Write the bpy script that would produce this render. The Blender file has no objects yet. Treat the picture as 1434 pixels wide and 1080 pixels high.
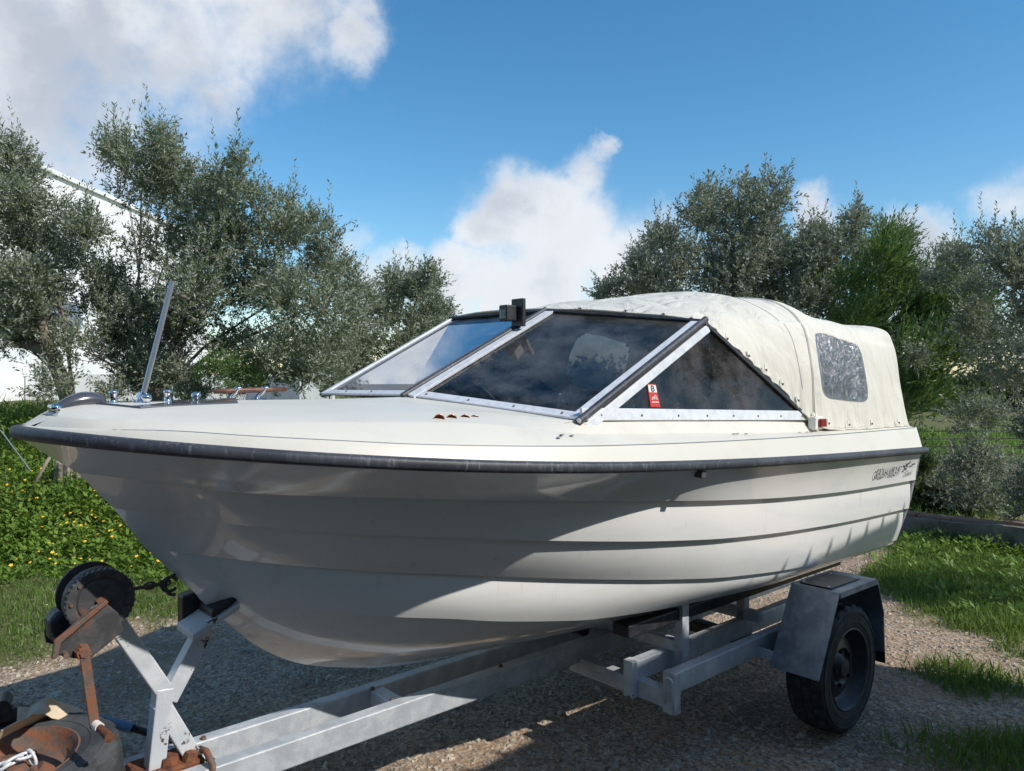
import bpy, math, random
import numpy as np
from mathutils import Vector, Matrix, noise as mn

random.seed(7); RNG = np.random.default_rng(11)
sc = bpy.context.scene
COL = sc.collection

# ------------------------------------------------------------------ camera
cam = bpy.data.cameras.new('camera'); camo = bpy.data.objects.new('camera', cam); COL.objects.link(camo)
camo.location = (0, 0, 1.65); camo.rotation_euler = (math.radians(90), 0, 0)
cam.sensor_width = 36; cam.lens = 1079 / 1434 * 36; cam.shift_y = -15 / 1434
cam.clip_start = 0.05; cam.clip_end = 3000
sc.camera = camo
F, CX, HY, EYE = 1079.0, 717.0, 525.0, 1.65

# ------------------------------------------------------------------ light
SUN = Vector((1.015, -0.53, 1.0)).normalized()
sl = bpy.data.lights.new('sun', 'SUN'); sl.energy = 3.9; sl.angle = math.radians(0.53); sl.color = (1, .955, .88)
so = bpy.data.objects.new('sun', sl); COL.objects.link(so); so.location = (5, -3, 8)
so.rotation_euler = SUN.to_track_quat('Z', 'Y').to_euler()
sc.view_settings.view_transform = 'Standard'; sc.view_settings.look = 'None'
sc.view_settings.gamma = 1; sc.view_settings.use_curve_mapping = False
sc.view_settings.exposure = 0.18


class NT:
    def __init__(s, tree): s.t = tree; s.n = tree.nodes; s.l = tree.links
    def node(s, typ, **kw):
        n = s.n.new(typ)
        for k, v in kw.items():
            if k.startswith('i_'):
                key = k[2:]
                key = int(key) if key.isdigit() else key.replace('_', ' ')
                s.put(n.inputs[key], v)
            else: setattr(n, k, v)
        return n
    def put(s, inp, v):
        if isinstance(v, bpy.types.NodeSocket): s.l.new(v, inp)
        elif isinstance(v, bpy.types.Node): s.l.new(v.outputs[0], inp)
        else:
            if isinstance(v, tuple) and len(v) == 3 and inp.type == 'RGBA': v = (*v, 1)
            inp.default_value = v
    def math(s, op, a, b=0.0, c=None, clamp=False):
        n = s.node('ShaderNodeMath', operation=op, use_clamp=clamp); s.put(n.inputs[0], a); s.put(n.inputs[1], b)
        if c is not None: s.put(n.inputs[2], c)
        return n.outputs[0]
    def mix(s, f, a, b, mode='MIX'):
        n = s.node('ShaderNodeMix', data_type='RGBA', blend_type=mode)
        s.put(n.inputs[0], f); s.put(n.inputs[6], a); s.put(n.inputs[7], b); return n.outputs[2]
    def ramp(s, f, a=0.0, b=1.0, lo=0.0, hi=1.0, smooth=True):
        n = s.node('ShaderNodeMapRange', interpolation_type='SMOOTHSTEP' if smooth else 'LINEAR')
        s.put(n.inputs[0], f); s.put(n.inputs[1], a); s.put(n.inputs[2], b); s.put(n.inputs[3], lo); s.put(n.inputs[4], hi)
        return n.outputs[0]
    def noise(s, scale, detail=4, rough=.55, vec=None, dist=0.0, col=False):
        n = s.node('ShaderNodeTexNoise'); n.inputs['Scale'].default_value = scale; n.inputs['Detail'].default_value = detail
        n.inputs['Roughness'].default_value = rough; n.inputs['Distortion'].default_value = dist
        if vec is not None: s.put(n.inputs['Vector'], vec)
        return n.outputs[1 if col else 0]


# ------------------------------------------------------------------ world
w = bpy.data.worlds.new('World'); sc.world = w; w.use_nodes = True
T = NT(w.node_tree); T.n.clear()
wo = T.node('ShaderNodeOutputWorld')
sky = T.node('ShaderNodeTexSky', sky_type='NISHITA', sun_disc=False)
sky.sun_elevation = math.asin(SUN.z); sky.sun_rotation = math.atan2(SUN.x, SUN.y)
sky.air_density = 1.0; sky.dust_density = 0.3; sky.ozone_density = 2.2; sky.altitude = 50
tc = T.node('ShaderNodeTexCoord').outputs['Generated']
nd = T.node('ShaderNodeVectorMath', operation='NORMALIZE'); T.put(nd.inputs[0], tc)
n1 = T.noise(5.5, 6, .62, nd.outputs[0], col=True)
sb = T.node('ShaderNodeVectorMath', operation='SUBTRACT'); T.put(sb.inputs[0], n1); sb.inputs[1].default_value = (.5, .5, .5)
scn = T.node('ShaderNodeVectorMath', operation='SCALE'); T.put(scn.inputs[0], sb.outputs[0]); scn.inputs['Scale'].default_value = .16
dd = T.node('ShaderNodeVectorMath', operation='ADD'); T.put(dd.inputs[0], nd.outputs[0]); T.put(dd.inputs[1], scn.outputs[0])


def pdir(px, py): return Vector(((px - CX) / F, 1, (HY - py) / F)).normalized()


def blobs(lst, fallback=0.0, off=0.0):
    acc = None
    for (px, py, r, wt) in lst:
        c = pdir(px, py) if not isinstance(px, tuple) else Vector(px).normalized()
        d = T.node('ShaderNodeVectorMath', operation='DISTANCE'); T.put(d.inputs[0], dd.outputs[0])
        d.inputs[1].default_value = (c.x, c.y, c.z - off)
        m = T.ramp(d.outputs['Value'], 0.0, r / F, wt, 0.0, smooth=False)
        acc = m if acc is None else T.math('MAXIMUM', acc, m)
    return acc


CL = [(710, 290, 105, 1.2), (672, 310, 70, 1.1), (750, 290, 95, 1.1), (800, 250, 60, .8), (828, 215, 34, .8), (800, 340, 110, 1), (760, 400, 150, 1.1),
      (640, 395, 90, 1), (570, 400, 70, .8), (900, 380, 120, .9), (920, 320, 60, .55), (700, 420, 120, 1), (520, 400, 60, .7), (500, 420, 90, .7),
      (1128, 290, 50, 1.1), (1130, 335, 45, .9), (1295, 355, 70, 1.3), (1325, 395, 75, 1.2), (1425, 290, 55, .55), (1460, 265, 55, .6),
      (-60, 60, 330, 1.1), (120, 30, 230, 1), (250, 60, 150, .75), (290, 120, 100, .75), (370, 0, 150, .9), (490, 40, 70, .8),
      (60, 150, 170, .75), (470, 340, 60, .5),
      ((-1, .35, .5), 0, 300, .9), ((-.5, -1, .3), 0, 200, .8), ((1, .35, .2), 0, 160, .8), ((-.3, .2, 1), 0, 160, .6), ((.3, -1, .7), 0, 300, .9), ((-.6, -.6, .9), 0, 300, .8), ((1, .4, .75), 0, 190, .7), ((.2, -.3, 1), 0, 170, .7), ((-1, -.3, .4), 0, 260, .8)]  # out-of-view clouds, several added to make the fill light more neutral
m0 = blobs(CL)
n2 = T.noise(9, 9, .6, nd.outputs[0]); n3 = T.noise(3.2, 5, .55, nd.outputs[0])
den = T.math('ADD', m0, T.math('MULTIPLY', T.math('MULTIPLY', T.math('SUBTRACT', n2, .5), T.ramp(m0, 0, .35)), 1.3))
cov = T.ramp(den, .06, .76)
n4 = T.noise(7, 7, .6, dd.outputs[0])
core = T.ramp(T.math('ADD', m0, T.math('MULTIPLY', T.math('SUBTRACT', n4, .5), .9)), .25, .95)
ccol = T.mix(core, (.84, .87, .91), (.53, .57, .65))
bright = T.ramp(T.noise(5.0, 5, .5, dd.outputs[0]), .40, .62)
ccol = T.mix(T.math('MULTIPLY', bright, .8), ccol, (.90, .92, .95))
hsv = T.node('ShaderNodeHueSaturation'); hsv.inputs['Saturation'].default_value = 1.3; hsv.inputs['Value'].default_value = 1.12; hsv.inputs['Hue'].default_value = .492; T.put(hsv.inputs['Color'], sky.outputs[0])
b1 = T.node('ShaderNodeBackground'); T.put(b1.inputs[0], hsv.outputs[0]); b1.inputs[1].default_value = .125
b2 = T.node('ShaderNodeBackground'); T.put(b2.inputs[0], ccol); b2.inputs[1].default_value = .90
ms = T.node('ShaderNodeMixShader'); T.put(ms.inputs[0], T.math('MULTIPLY', cov, .95)); T.l.new(b1.outputs[0], ms.inputs[1]); T.l.new(b2.outputs[0], ms.inputs[2])
T.l.new(ms.outputs[0], wo.inputs[0])


# ------------------------------------------------------------------ materials
def new_mat(name):
    m = bpy.data.materials.new(name); m.use_nodes = True
    t = NT(m.node_tree); b = t.n['Principled BSDF']
    return m, t, b


def coords(t): return t.node('ShaderNodeTexCoord').outputs['Object']


def mat(name, c, rough=.5, metal=0.0, c2=None, scale=8, amt=1.0, bump=0.0, bscale=60, lo=.4, hi=.65, coat=0.0, rust=None, rustamt=(.58, .64), rscale=9, spec=.5, dist=0.0):
    m, t, b = new_mat(name); v = coords(t)
    b.inputs['Roughness'].default_value = rough; b.inputs['Metallic'].default_value = metal
    b.inputs['Coat Weight'].default_value = coat; b.inputs['Specular IOR Level'].default_value = spec
    col = None
    if c2 is not None:
        f = t.ramp(t.noise(scale, 7, .62, v, dist), lo, hi)
        if amt < 1: f = t.math('MULTIPLY', f, amt)
        col = t.mix(f, c, c2)
    else: col = c
    if rust is not None:
        f = t.ramp(t.noise(rscale, 9, .7, v, .3), *rustamt)
        col = t.mix(f, col, rust); t.put(b.inputs['Metallic'], t.math('MULTIPLY', t.math('SUBTRACT', 1.0, f), metal))
        t.put(b.inputs['Roughness'], t.ramp(f, 0, 1, rough, .85))
    t.put(b.inputs['Base Color'], col)
    if bump:
        bn = t.node('ShaderNodeBump'); bn.inputs['Strength'].default_value = bump; bn.inputs['Distance'].default_value = .004
        t.put(bn.inputs['Height'], t.noise(bscale, 6, .6, v)); t.put(b.inputs['Normal'], bn.outputs[0])
    return m


def mat_hull():
    m, t, b = new_mat('gelcoat'); v = coords(t)
    st = t.node('ShaderNodeMapping'); st.inputs['Scale'].default_value = (1.2, 1.2, 9); t.put(st.inputs[0], v)
    f = t.ramp(t.noise(2.2, 8, .65, st.outputs[0]), .45, .75)
    f2 = t.ramp(t.noise(60, 3, .6, v), .68, .74)
    c = t.mix(t.math('MULTIPLY', f, .45), (.84, .835, .815), (.74, .73, .70))
    c = t.mix(t.math('MULTIPLY', f2, .16), c, (.35, .31, .25))
    dr = t.node('ShaderNodeMapping'); dr.inputs['Scale'].default_value = (16, 16, .9); t.put(dr.inputs[0], v)
    c = t.mix(t.math('MULTIPLY', t.ramp(t.noise(1.6, 8, .7, dr.outputs[0]), .56, .74), .28), c, (.50, .44, .34))
    sc_ = t.node('ShaderNodeMapping'); sc_.inputs['Scale'].default_value = (2.5, 2.5, 40); t.put(sc_.inputs[0], v)
    c = t.mix(t.math('MULTIPLY', t.ramp(t.noise(3.0, 6, .75, sc_.outputs[0]), .64, .70), .22), c, (.42, .40, .37))
    t.put(b.inputs['Base Color'], c)
    t.put(b.inputs['Roughness'], t.ramp(t.noise(6, 5, .6, v), .3, .7, .12, .26))
    b.inputs['Coat Weight'].default_value = 1.0; b.inputs['Coat Roughness'].default_value = .035; b.inputs['Coat IOR'].default_value = 1.6
    bn = t.node('ShaderNodeBump'); bn.inputs['Strength'].default_value = .10; bn.inputs['Distance'].default_value = .01
    t.put(bn.inputs['Height'], t.noise(3.5, 3, .5, v)); t.put(b.inputs['Normal'], bn.outputs[0])
    return m


def mat_deck():
    m, t, b = new_mat('deck_gelcoat'); v = coords(t)
    f = t.ramp(t.noise(5, 9, .68, v), .48, .72); f3 = t.ramp(t.noise(95, 4, .7, v), .66, .74)
    c = t.mix(t.math('MULTIPLY', f, .5), (.655, .635, .565), (.57, .54, .46))
    c = t.mix(t.math('MULTIPLY', f3, .3), c, (.33, .28, .2))
    t.put(b.inputs['Base Color'], c); b.inputs['Roughness'].default_value = .42
    bn = t.node('ShaderNodeBump'); bn.inputs['Strength'].default_value = .15; bn.inputs['Distance'].default_value = .003
    t.put(bn.inputs['Height'], t.noise(14, 6, .6, v)); t.put(b.inputs['Normal'], bn.outputs[0])
    return m


def mat_glass(name, tint, dust=.06, gl=.5, dustcol=(.4, .45, .5), rough=.03, crinkle=0.0):
    m, t, b = new_mat(name); v = coords(t); out = t.n['Material Output']; t.n.remove(b)
    tr = t.node('ShaderNodeBsdfTransparent'); t.put(tr.inputs[0], tint)
    g = t.node('ShaderNodeBsdfGlossy'); g.inputs['Roughness'].default_value = rough
    df = t.node('ShaderNodeBsdfDiffuse'); t.put(df.inputs[0], dustcol)
    lw = t.node('ShaderNodeFresnel'); lw.inputs['IOR'].default_value = 1.5
    if crinkle:
        mp = t.node('ShaderNodeMapping'); mp.inputs['Scale'].default_value = (1, 1, .45); t.put(mp.inputs[0], v)
        bn = t.node('ShaderNodeBump'); bn.inputs['Strength'].default_value = crinkle; bn.inputs['Distance'].default_value = .02
        t.put(bn.inputs['Height'], t.noise(40, 6, .6, mp.outputs[0], 1.2)); t.put(g.inputs['Normal'], bn.outputs[0]); t.put(lw.inputs['Normal'], bn.outputs[0]); t.put(df.inputs['Normal'], bn.outputs[0])
    fr = t.math('MULTIPLY', lw.outputs[0], gl * 2, clamp=True)
    a = t.node('ShaderNodeMixShader'); t.put(a.inputs[0], fr); t.l.new(tr.outputs[0], a.inputs[1]); t.l.new(g.outputs[0], a.inputs[2])
    if crinkle:
        tl = t.node('ShaderNodeBsdfTranslucent'); t.put(tl.inputs[0], tuple(min(1, x * 3.2) for x in dustcol)); am = t.node('ShaderNodeMixShader'); am.inputs[0].default_value = .45
        t.l.new(df.outputs[0], am.inputs[1]); t.l.new(tl.outputs[0], am.inputs[2]); df = am
        base = t.ramp(t.noise(9, 4, .6, v), .2, .8, .75, 1.0)
    else: base = t.ramp(t.noise(5, 6, .6, v), .35, .75)
    ds = t.math('ADD', t.math('MULTIPLY', base, dust), t.math('MULTIPLY', t.ramp(t.noise(160, 3, .6, v), .62, .7), dust * 1.5))
    q = t.node('ShaderNodeMixShader'); t.put(q.inputs[0], ds); t.l.new(a.outputs[0], q.inputs[1]); t.l.new(df.outputs[0], q.inputs[2])
    t.l.new(q.outputs[0], out.inputs[0]); return m


def mat_leaf(name, top, top2, under, rough=.45, trans=.42):
    m, t, b = new_mat(name); out = t.n['Material Output']
    at = t.node('ShaderNodeAttribute', attribute_name='v').outputs['Fac']
    geo = t.node('ShaderNodeNewGeometry').outputs['Backfacing']
    c = t.mix(at, top, top2); c = t.mix(geo, c, under)
    t.put(b.inputs['Base Color'], c); b.inputs['Roughness'].default_value = rough
    tl = t.node('ShaderNodeBsdfTranslucent'); t.put(tl.inputs[0], t.mix(.5, c, (.16, .22, .03)))
    q = t.node('ShaderNodeMixShader'); q.inputs[0].default_value = trans
    t.l.new(b.outputs[0], q.inputs[1]); t.l.new(tl.outputs[0], q.inputs[2]); t.l.new(q.outputs[0], out.inputs[0]); return m


M = {}
M['hull'] = mat_hull(); M['deck'] = mat_deck()
M['rubber'] = mat('rail_rubber', (.026, .030, .040), .55, c2=(.24, .26, .29), scale=75, lo=.53, hi=.66, amt=.75, bump=.6, bscale=120)
def mat_rail():
    m, t, b = new_mat('rail_rubber'); v = coords(t)
    mp = t.node('ShaderNodeMapping'); mp.inputs['Scale'].default_value = (1, 1, .22); t.put(mp.inputs[0], v)
    f = t.ramp(t.noise(85, 8, .75, mp.outputs[0]), .5, .72); f2 = t.ramp(t.noise(6, 5, .6, v), .3, .6)
    f3 = t.ramp(t.noise(2.5, 4, .6, v), .4, .6)
    t.put(b.inputs['Base Color'], t.mix(t.math('MULTIPLY', t.math('MULTIPLY', f, f2), .7), t.mix(f3, (.028, .032, .042), (.05, .055, .068)), (.25, .27, .30)))
    b.inputs['Roughness'].default_value = .5
    bn = t.node('ShaderNodeBump'); bn.inputs['Strength'].default_value = .5; bn.inputs['Distance'].default_value = .003
    t.put(bn.inputs['Height'], t.noise(60, 6, .7, mp.outputs[0])); t.put(b.inputs['Normal'], bn.outputs[0]); return m


M['rubber'] = mat_rail()
M['black'] = mat('black_plastic', (.015, .016, .018), .45, c2=(.035, .035, .04), scale=20)
M['blackmetal'] = mat('winch_black', (.06, .061, .066), .5, .2, c2=(.10, .10, .105), scale=25, rust=(.16, .07, .035), rustamt=(.55, .66), rscale=16, bump=.3, bscale=70)
M['rustmetal'] = mat('rusty_steel', (.13, .10, .085), .7, .2, c2=(.20, .13, .09), scale=30, rust=(.23, .085, .04), rustamt=(.42, .6), rscale=22, bump=.5, bscale=80)
M['rust'] = mat('deep_rust', (.20, .07, .03), .85, 0, c2=(.07, .03, .02), scale=30, bump=.8, bscale=60)
M['alu'] = mat('aluminium', (.72, .74, .77), .38, .12, c2=(.60, .62, .65), scale=30)
M['chrome'] = mat('chrome', (.72, .72, .74), .09, 1.0)
M['steel'] = mat('dull_steel', (.42, .44, .48), .28, .8)
M['galv'] = mat('galvanised', (.46, .49, .53), .5, .25, c2=(.60, .63, .66), scale=13, bump=.25, bscale=90, rust=(.30, .32, .34), rustamt=(.56, .75), rscale=5)
M['galvrust'] = mat('galvanised_chipped', (.56, .59, .63), .5, .15, c2=(.68, .70, .73), scale=10, bump=.3, bscale=80, rust=(.075, .055, .045), rustamt=(.60, .625), rscale=11)
M['fender'] = mat('fender_steel', (.16, .19, .23), .5, .45, c2=(.26, .30, .35), scale=11, bump=.2, bscale=120)
M['tyre'] = mat('tyre_rubber', (.018, .018, .019), .75, c2=(.045, .043, .04), scale=16, bump=.3, bscale=70)
M['tyregrey'] = mat('dusty_tyre', (.03, .033, .036), .75, c2=(.07, .074, .078), scale=7, bump=.4, bscale=60)
M['canvas'] = None
M['wood'] = mat('varnished_wood', (.15, .065, .04), .5, c2=(.07, .03, .02), scale=40)
M['copper'] = mat('copper_vent', (.50, .22, .13), .25, .7)
M['white'] = mat('white_plastic', (.78, .76, .70), .4)
M['red'] = mat('red_lens', (.25, .008, .015), .12, coat=.5)
M['stickred'] = mat('sticker_red', (.62, .03, .025), .5)
M['paper'] = mat('sticker_white', (.8, .8, .8), .5)
M['ink'] = mat('lettering_black', (.02, .022, .025), .6)
M['interior'] = mat('interior_vinyl', (.34, .33, .32), .6, c2=(.26, .25, .24), scale=6)
M['seat'] = mat('seat_vinyl', (.10, .10, .12), .45)
M['dash'] = mat('dash_panel', (.045, .045, .05), .5)
M['strap'] = mat('webbing', (.62, .50, .36), .85, c2=(.74, .63, .50), scale=18, bump=.6, bscale=200)
M['blue'] = mat('blue_handle', (.10, .22, .40), .5, c2=(.16, .28, .45), scale=20)
M['glass'] = mat_glass('windshield_glass', (.76, .77, .78), .11, .07, (.45, .47, .5))
M['glassl'] = mat_glass('windshield_glass_skyblue', (.38, .46, .54), .22, .55, (.26, .32, .40))  # sky reflection of the starboard pane is partly put into this blue tint
M['sideglass'] = mat_glass('side_glass', (.38, .37, .37), .34, .20, (.20, .195, .20))
M['vinyl'] = mat_glass('canopy_vinyl', (.34, .37, .40), .62, .26, (.15, .17, .20), .18, .8)
M['hatch'] = mat('hatch_grey', (.06, .065, .08), .2, coat=.4)
M['wallwhite'] = mat('white_render', (.80, .80, .79), .9, c2=(.72, .72, .70), scale=1.2, bump=.2, bscale=30)
M['greypaint'] = mat('grey_shutter', (.20, .23, .27), .6)
M['bark'] = mat('bark', (.13, .10, .075), .95, c2=(.27, .23, .19), scale=14, bump=1.0, bscale=22, dist=1.5)
M['barkpale'] = mat('pale_bark', (.32, .27, .21), .95, c2=(.16, .13, .10), scale=16, bump=1.0, bscale=30, dist=1.5)
M['concrete'] = mat('old_concrete', (.20, .19, .165), .95, c2=(.09, .09, .075), scale=3.5, bump=.8, bscale=25)
M['brick'] = mat('weathered_tile', (.26, .13, .09), .9, c2=(.20, .16, .13), scale=9, bump=.8, bscale=30)
M['stone'] = mat('gravel_stone', (.54, .47, .375), .9, c2=(.20, .165, .135), scale=1.5 * 9, lo=.3, hi=.7)
M['roofside'] = mat('ochre_render', (.42, .34, .24), .9, c2=(.36, .29, .2), scale=1.5)
M['rooftile'] = mat('roof_tile', (.33, .14, .08), .85, c2=(.22, .11, .07), scale=6)
M['olive'] = mat_leaf('olive_leaf', (.125, .165, .08), (.25, .28, .17), (.35, .37, .30))
M['olivedark'] = mat_leaf('dark_olive_leaf', (.125, .15, .095), (.25, .27, .20), (.34, .35, .31))
M['feather'] = mat_leaf('feathery_leaf', (.07, .16, .03), (.19, .29, .08), (.13, .21, .07), trans=.4)
M['bushleaf'] = mat_leaf('bush_leaf', (.03, .06, .02), (.07, .11, .04), (.08, .11, .05))
M['weed'] = mat_leaf('weed_leaf', (.10, .20, .022), (.25, .37, .06), (.18, .29, .05), .5, .45)
M['grass'] = mat_leaf('grass_blade', (.085, .17, .028), (.23, .32, .075), (.15, .24, .05), .5, .45)
M['dry'] = mat_leaf('dry_reed', (.22, .19, .14), (.34, .30, .24), (.25, .22, .17), .7, .2)
M['petal'] = mat('yellow_petal', (.80, .55, .02), .6, c2=(.85, .40, .02), scale=3)


def mat_canvas():
    m, t, b = new_mat('canvas'); v = coords(t)
    f = t.ramp(t.noise(3, 7, .65, v), .45, .75)
    c = t.mix(t.math('MULTIPLY', f, .3), (.77, .75, .67), (.68, .64, .54))
    t.put(b.inputs['Base Color'], c); b.inputs['Roughness'].default_value = .75
    mp = t.node('ShaderNodeMapping'); mp.inputs['Scale'].default_value = (1.0, 1.0, .35); mp.inputs['Rotation'].default_value = (0, .5, 0); t.put(mp.inputs[0], v)
    a = t.noise(5.5, 4, .5, mp.outputs[0], 1.0); f2 = t.noise(420, 2, .5, v)
    bn = t.node('ShaderNodeBump'); bn.inputs['Strength'].default_value = .8; bn.inputs['Distance'].default_value = .05
    t.put(bn.inputs['Height'], a)
    b2 = t.node('ShaderNodeBump'); b2.inputs['Strength'].default_value = .2; b2.inputs['Distance'].default_value = .001
    t.put(b2.inputs['Height'], f2); t.put(b2.inputs['Normal'], bn.outputs[0]); t.put(b.inputs['Normal'], b2.outputs[0])
    tl = t.node('ShaderNodeBsdfTranslucent'); t.put(tl.inputs[0], c); q = t.node('ShaderNodeMixShader'); q.inputs[0].default_value = .2
    t.l.new(b.outputs[0], q.inputs[1]); t.l.new(tl.outputs[0], q.inputs[2]); t.l.new(q.outputs[0], t.n['Material Output'].inputs[0])
    return m


M['canvas'] = mat_canvas()


# ------------------------------------------------------------------ mesh helpers
class MB:
    def __init__(s): s.v = []; s.f = []
    def add(s, vs, fs):
        o = len(s.v); s.v += [tuple(x) for x in vs]; s.f += [tuple(i + o for i in q) for q in fs]; return s
    def hexa(s, p):   # 8 points, bottom loop 0-3 then top loop 4-7
        return s.add(p, [(3, 2, 1, 0), (4, 5, 6, 7), (0, 1, 5, 4), (1, 2, 6, 5), (2, 3, 7, 6), (3, 0, 4, 7)])
    def box(s, x0, x1, y0, y1, z0, z1):
        return s.hexa([(x0, y0, z0), (x1, y0, z0), (x1, y1, z0), (x0, y1, z0), (x0, y0, z1), (x1, y0, z1), (x1, y1, z1), (x0, y1, z1)])
    def beam(s, a, b, wd, ht, side=None):   # box from a to b; wd along `side`, ht across both
        a = Vector(a); b = Vector(b); d = (b - a).normalized()
        sd = Vector(side) if side is not None else d.cross(Vector((0, 0, 1)))
        sd = (sd - d * sd.dot(d)).normalized() * wd / 2; up = d.cross(sd).normalized() * ht / 2
        return s.hexa([a - sd - up, a + sd - up, a + sd + up, a - sd + up, b - sd - up, b + sd - up, b + sd + up, b - sd + up])
    def tube(s, pts, r, n=10, cap=True):
        pts = [Vector(p) for p in pts]; rs = r if isinstance(r, (list, tuple)) else [r] * len(pts)
        o = len(s.v); ref = None
        for i, p in enumerate(pts):
            d = (pts[min(i + 1, len(pts) - 1)] - pts[max(i - 1, 0)]).normalized()
            if ref is None: ref = d.orthogonal().normalized()
            ref = (ref - d * ref.dot(d)).normalized(); q = d.cross(ref)
            for k in range(n):
                a = 2 * math.pi * k / n; s.v.append(tuple(p + (ref * math.cos(a) + q * math.sin(a)) * rs[i]))
        for i in range(len(pts) - 1):
            for k in range(n):
                k2 = (k + 1) % n; s.f.append((o + i * n + k, o + i * n + k2, o + (i + 1) * n + k2, o + (i + 1) * n + k))
        if cap:
            s.f.append(tuple(o + k for k in range(n))[::-1]); e = o + (len(pts) - 1) * n; s.f.append(tuple(e + k for k in range(n)))
        return s
    def lathe(s, prof, c, ax, n=48, rad=None):   # prof = [(radius, along axis)]
        c = Vector(c); ax = Vector(ax).normalized(); u = ax.orthogonal().normalized(); q = ax.cross(u); o = len(s.v); m = len(prof)
        for k in range(n):
            a = 2 * math.pi * k / n
            for j, (r, h) in enumerate(prof):
                rr = r if rad is None else rad(k, j, r)
                s.v.append(tuple(c + ax * h + (u * math.cos(a) + q * math.sin(a)) * rr))
        for k in range(n):
            k2 = (k + 1) % n
            for j in range(m - 1): s.f.append((o + k * m + j, o + k2 * m + j, o + k2 * m + j + 1, o + k * m + j + 1))
        return s
    def grid(s, rows, flip=False):
        o = len(s.v); n = len(rows[0])
        for r in rows: s.v += [tuple(p) for p in r]
        for i in range(len(rows) - 1):
            for j in range(n - 1):
                q = (o + i * n + j, o + i * n + j + 1, o + (i + 1) * n + j + 1, o + (i + 1) * n + j)
                s.f.append(q[::-1] if flip else q)
        return s
    def build(s, name, m, parent=None, smooth=False, bevel=0.0, angle=None):
        me = bpy.data.meshes.new(name); me.from_pydata(s.v, [], s.f); me.update()
        o = bpy.data.objects.new(name, me); COL.objects.link(o)
        if m is not None: me.materials.append(M[m] if isinstance(m, str) else m)
        if smooth:
            me.polygons.foreach_set('use_smooth', [True] * len(me.polygons))
            if angle:
                try: me.set_sharp_from_angle(angle=math.radians(angle))
                except Exception: pass
        if bevel:
            b = o.modifiers.new('bevel', 'BEVEL'); b.width = bevel; b.segments = 2; b.limit_method = 'ANGLE'; b.angle_limit = math.radians(40)
        if parent: o.parent = parent
        return o


def tag(o, label=None, cat=None, group=None, kind=None):
    if label: o['label'] = label
    if cat: o['category'] = cat
    if group: o['group'] = group
    if kind: o['kind'] = kind
    return o


def empty(name, loc, rz=0.0, label=None, cat=None, group=None):
    o = bpy.data.objects.new(name, None); COL.objects.link(o); o.location = loc; o.rotation_euler = (0, 0, rz); o.empty_display_size = .1
    return tag(o, label, cat, group)


def lerp(a, b, f): return a + (b - a) * f
def sstep(a, b, x): x = min(max((x - a) / (b - a), 0), 1); return x * x * (3 - 2 * x)


def pchip(xs, ys):
    xs = list(xs); ys = list(ys); n = len(xs)
    h = [xs[i + 1] - xs[i] for i in range(n - 1)]; d = [(ys[i + 1] - ys[i]) / h[i] for i in range(n - 1)]
    m = [d[0]] + [0 if d[i - 1] * d[i] <= 0 else (h[i - 1] + h[i]) * 3 / ((2 * h[i] + h[i - 1]) / d[i - 1] + (h[i] + 2 * h[i - 1]) / d[i]) for i in range(1, n - 1)] + [d[-1]]
    def f(x):
        x = min(max(x, xs[0]), xs[-1]); i = 0
        while i < n - 2 and x > xs[i + 1]: i += 1
        t = (x - xs[i]) / h[i]
        return (2 * t**3 - 3 * t**2 + 1) * ys[i] + (t**3 - 2 * t**2 + t) * h[i] * m[i] + (-2 * t**3 + 3 * t**2) * ys[i + 1] + (t**3 - t**2) * h[i] * m[i + 1]
    return f


# ------------------------------------------------------------------ ground
def height(x, y):
    k = sstep(0.5, 2.6, x)
    bank = 1.0 * sstep(6.3, 10.6, y) if y < 60 else 1.0
    drop = -1.3 * sstep(8.9, 16, y)
    h = bank * (1 - k) + drop * k
    h += .025 * mn.noise(Vector((x * .8, y * .8, 0))) + .008 * mn.noise(Vector((x * 4, y * 4, 3)))
    return h


def grassy(x, y):
    n = .45 * mn.noise(Vector((x * 1.3, y * 1.3, 5))) + .25 * mn.noise(Vector((x * 4.5, y * 4.5, 9)))
    left = sstep(-.35, .45, (y - 4.05 - (x + 3.1) * 1.25) * .8 + n) if x < 1.5 else 0
    if x < 1.5: left = max(left, sstep(5.7, 6.5, y + n * .6))
    r = 0
    if x > 1.2:
        r = sstep(-.1, .35, min(x - 2.75 - .25 * max(0, 5.2 - y), y - 4.55, 20) + n * .7)
        if y > 6.4: r = min(r, sstep(-.2, .4, x - 3.0 - (y - 6.4) * .6 + n * .5))
        if y > 8.1: r = sstep(0, .5, n + .35)
        if y > 10: r = 1
        r = max(r, .75 * sstep(.35, .0, math.hypot((x - 2.55) / 1.2, y - 4.15) + n * .5), .7 * sstep(.4, .1, math.hypot((x - 2.2) / 1.5, y - 3.35) + n * .4))
    return max(left, r)


def axis(pts):
    out = []
    for (a, b, st) in pts: out += list(np.arange(a, b, st))
    return out


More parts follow.
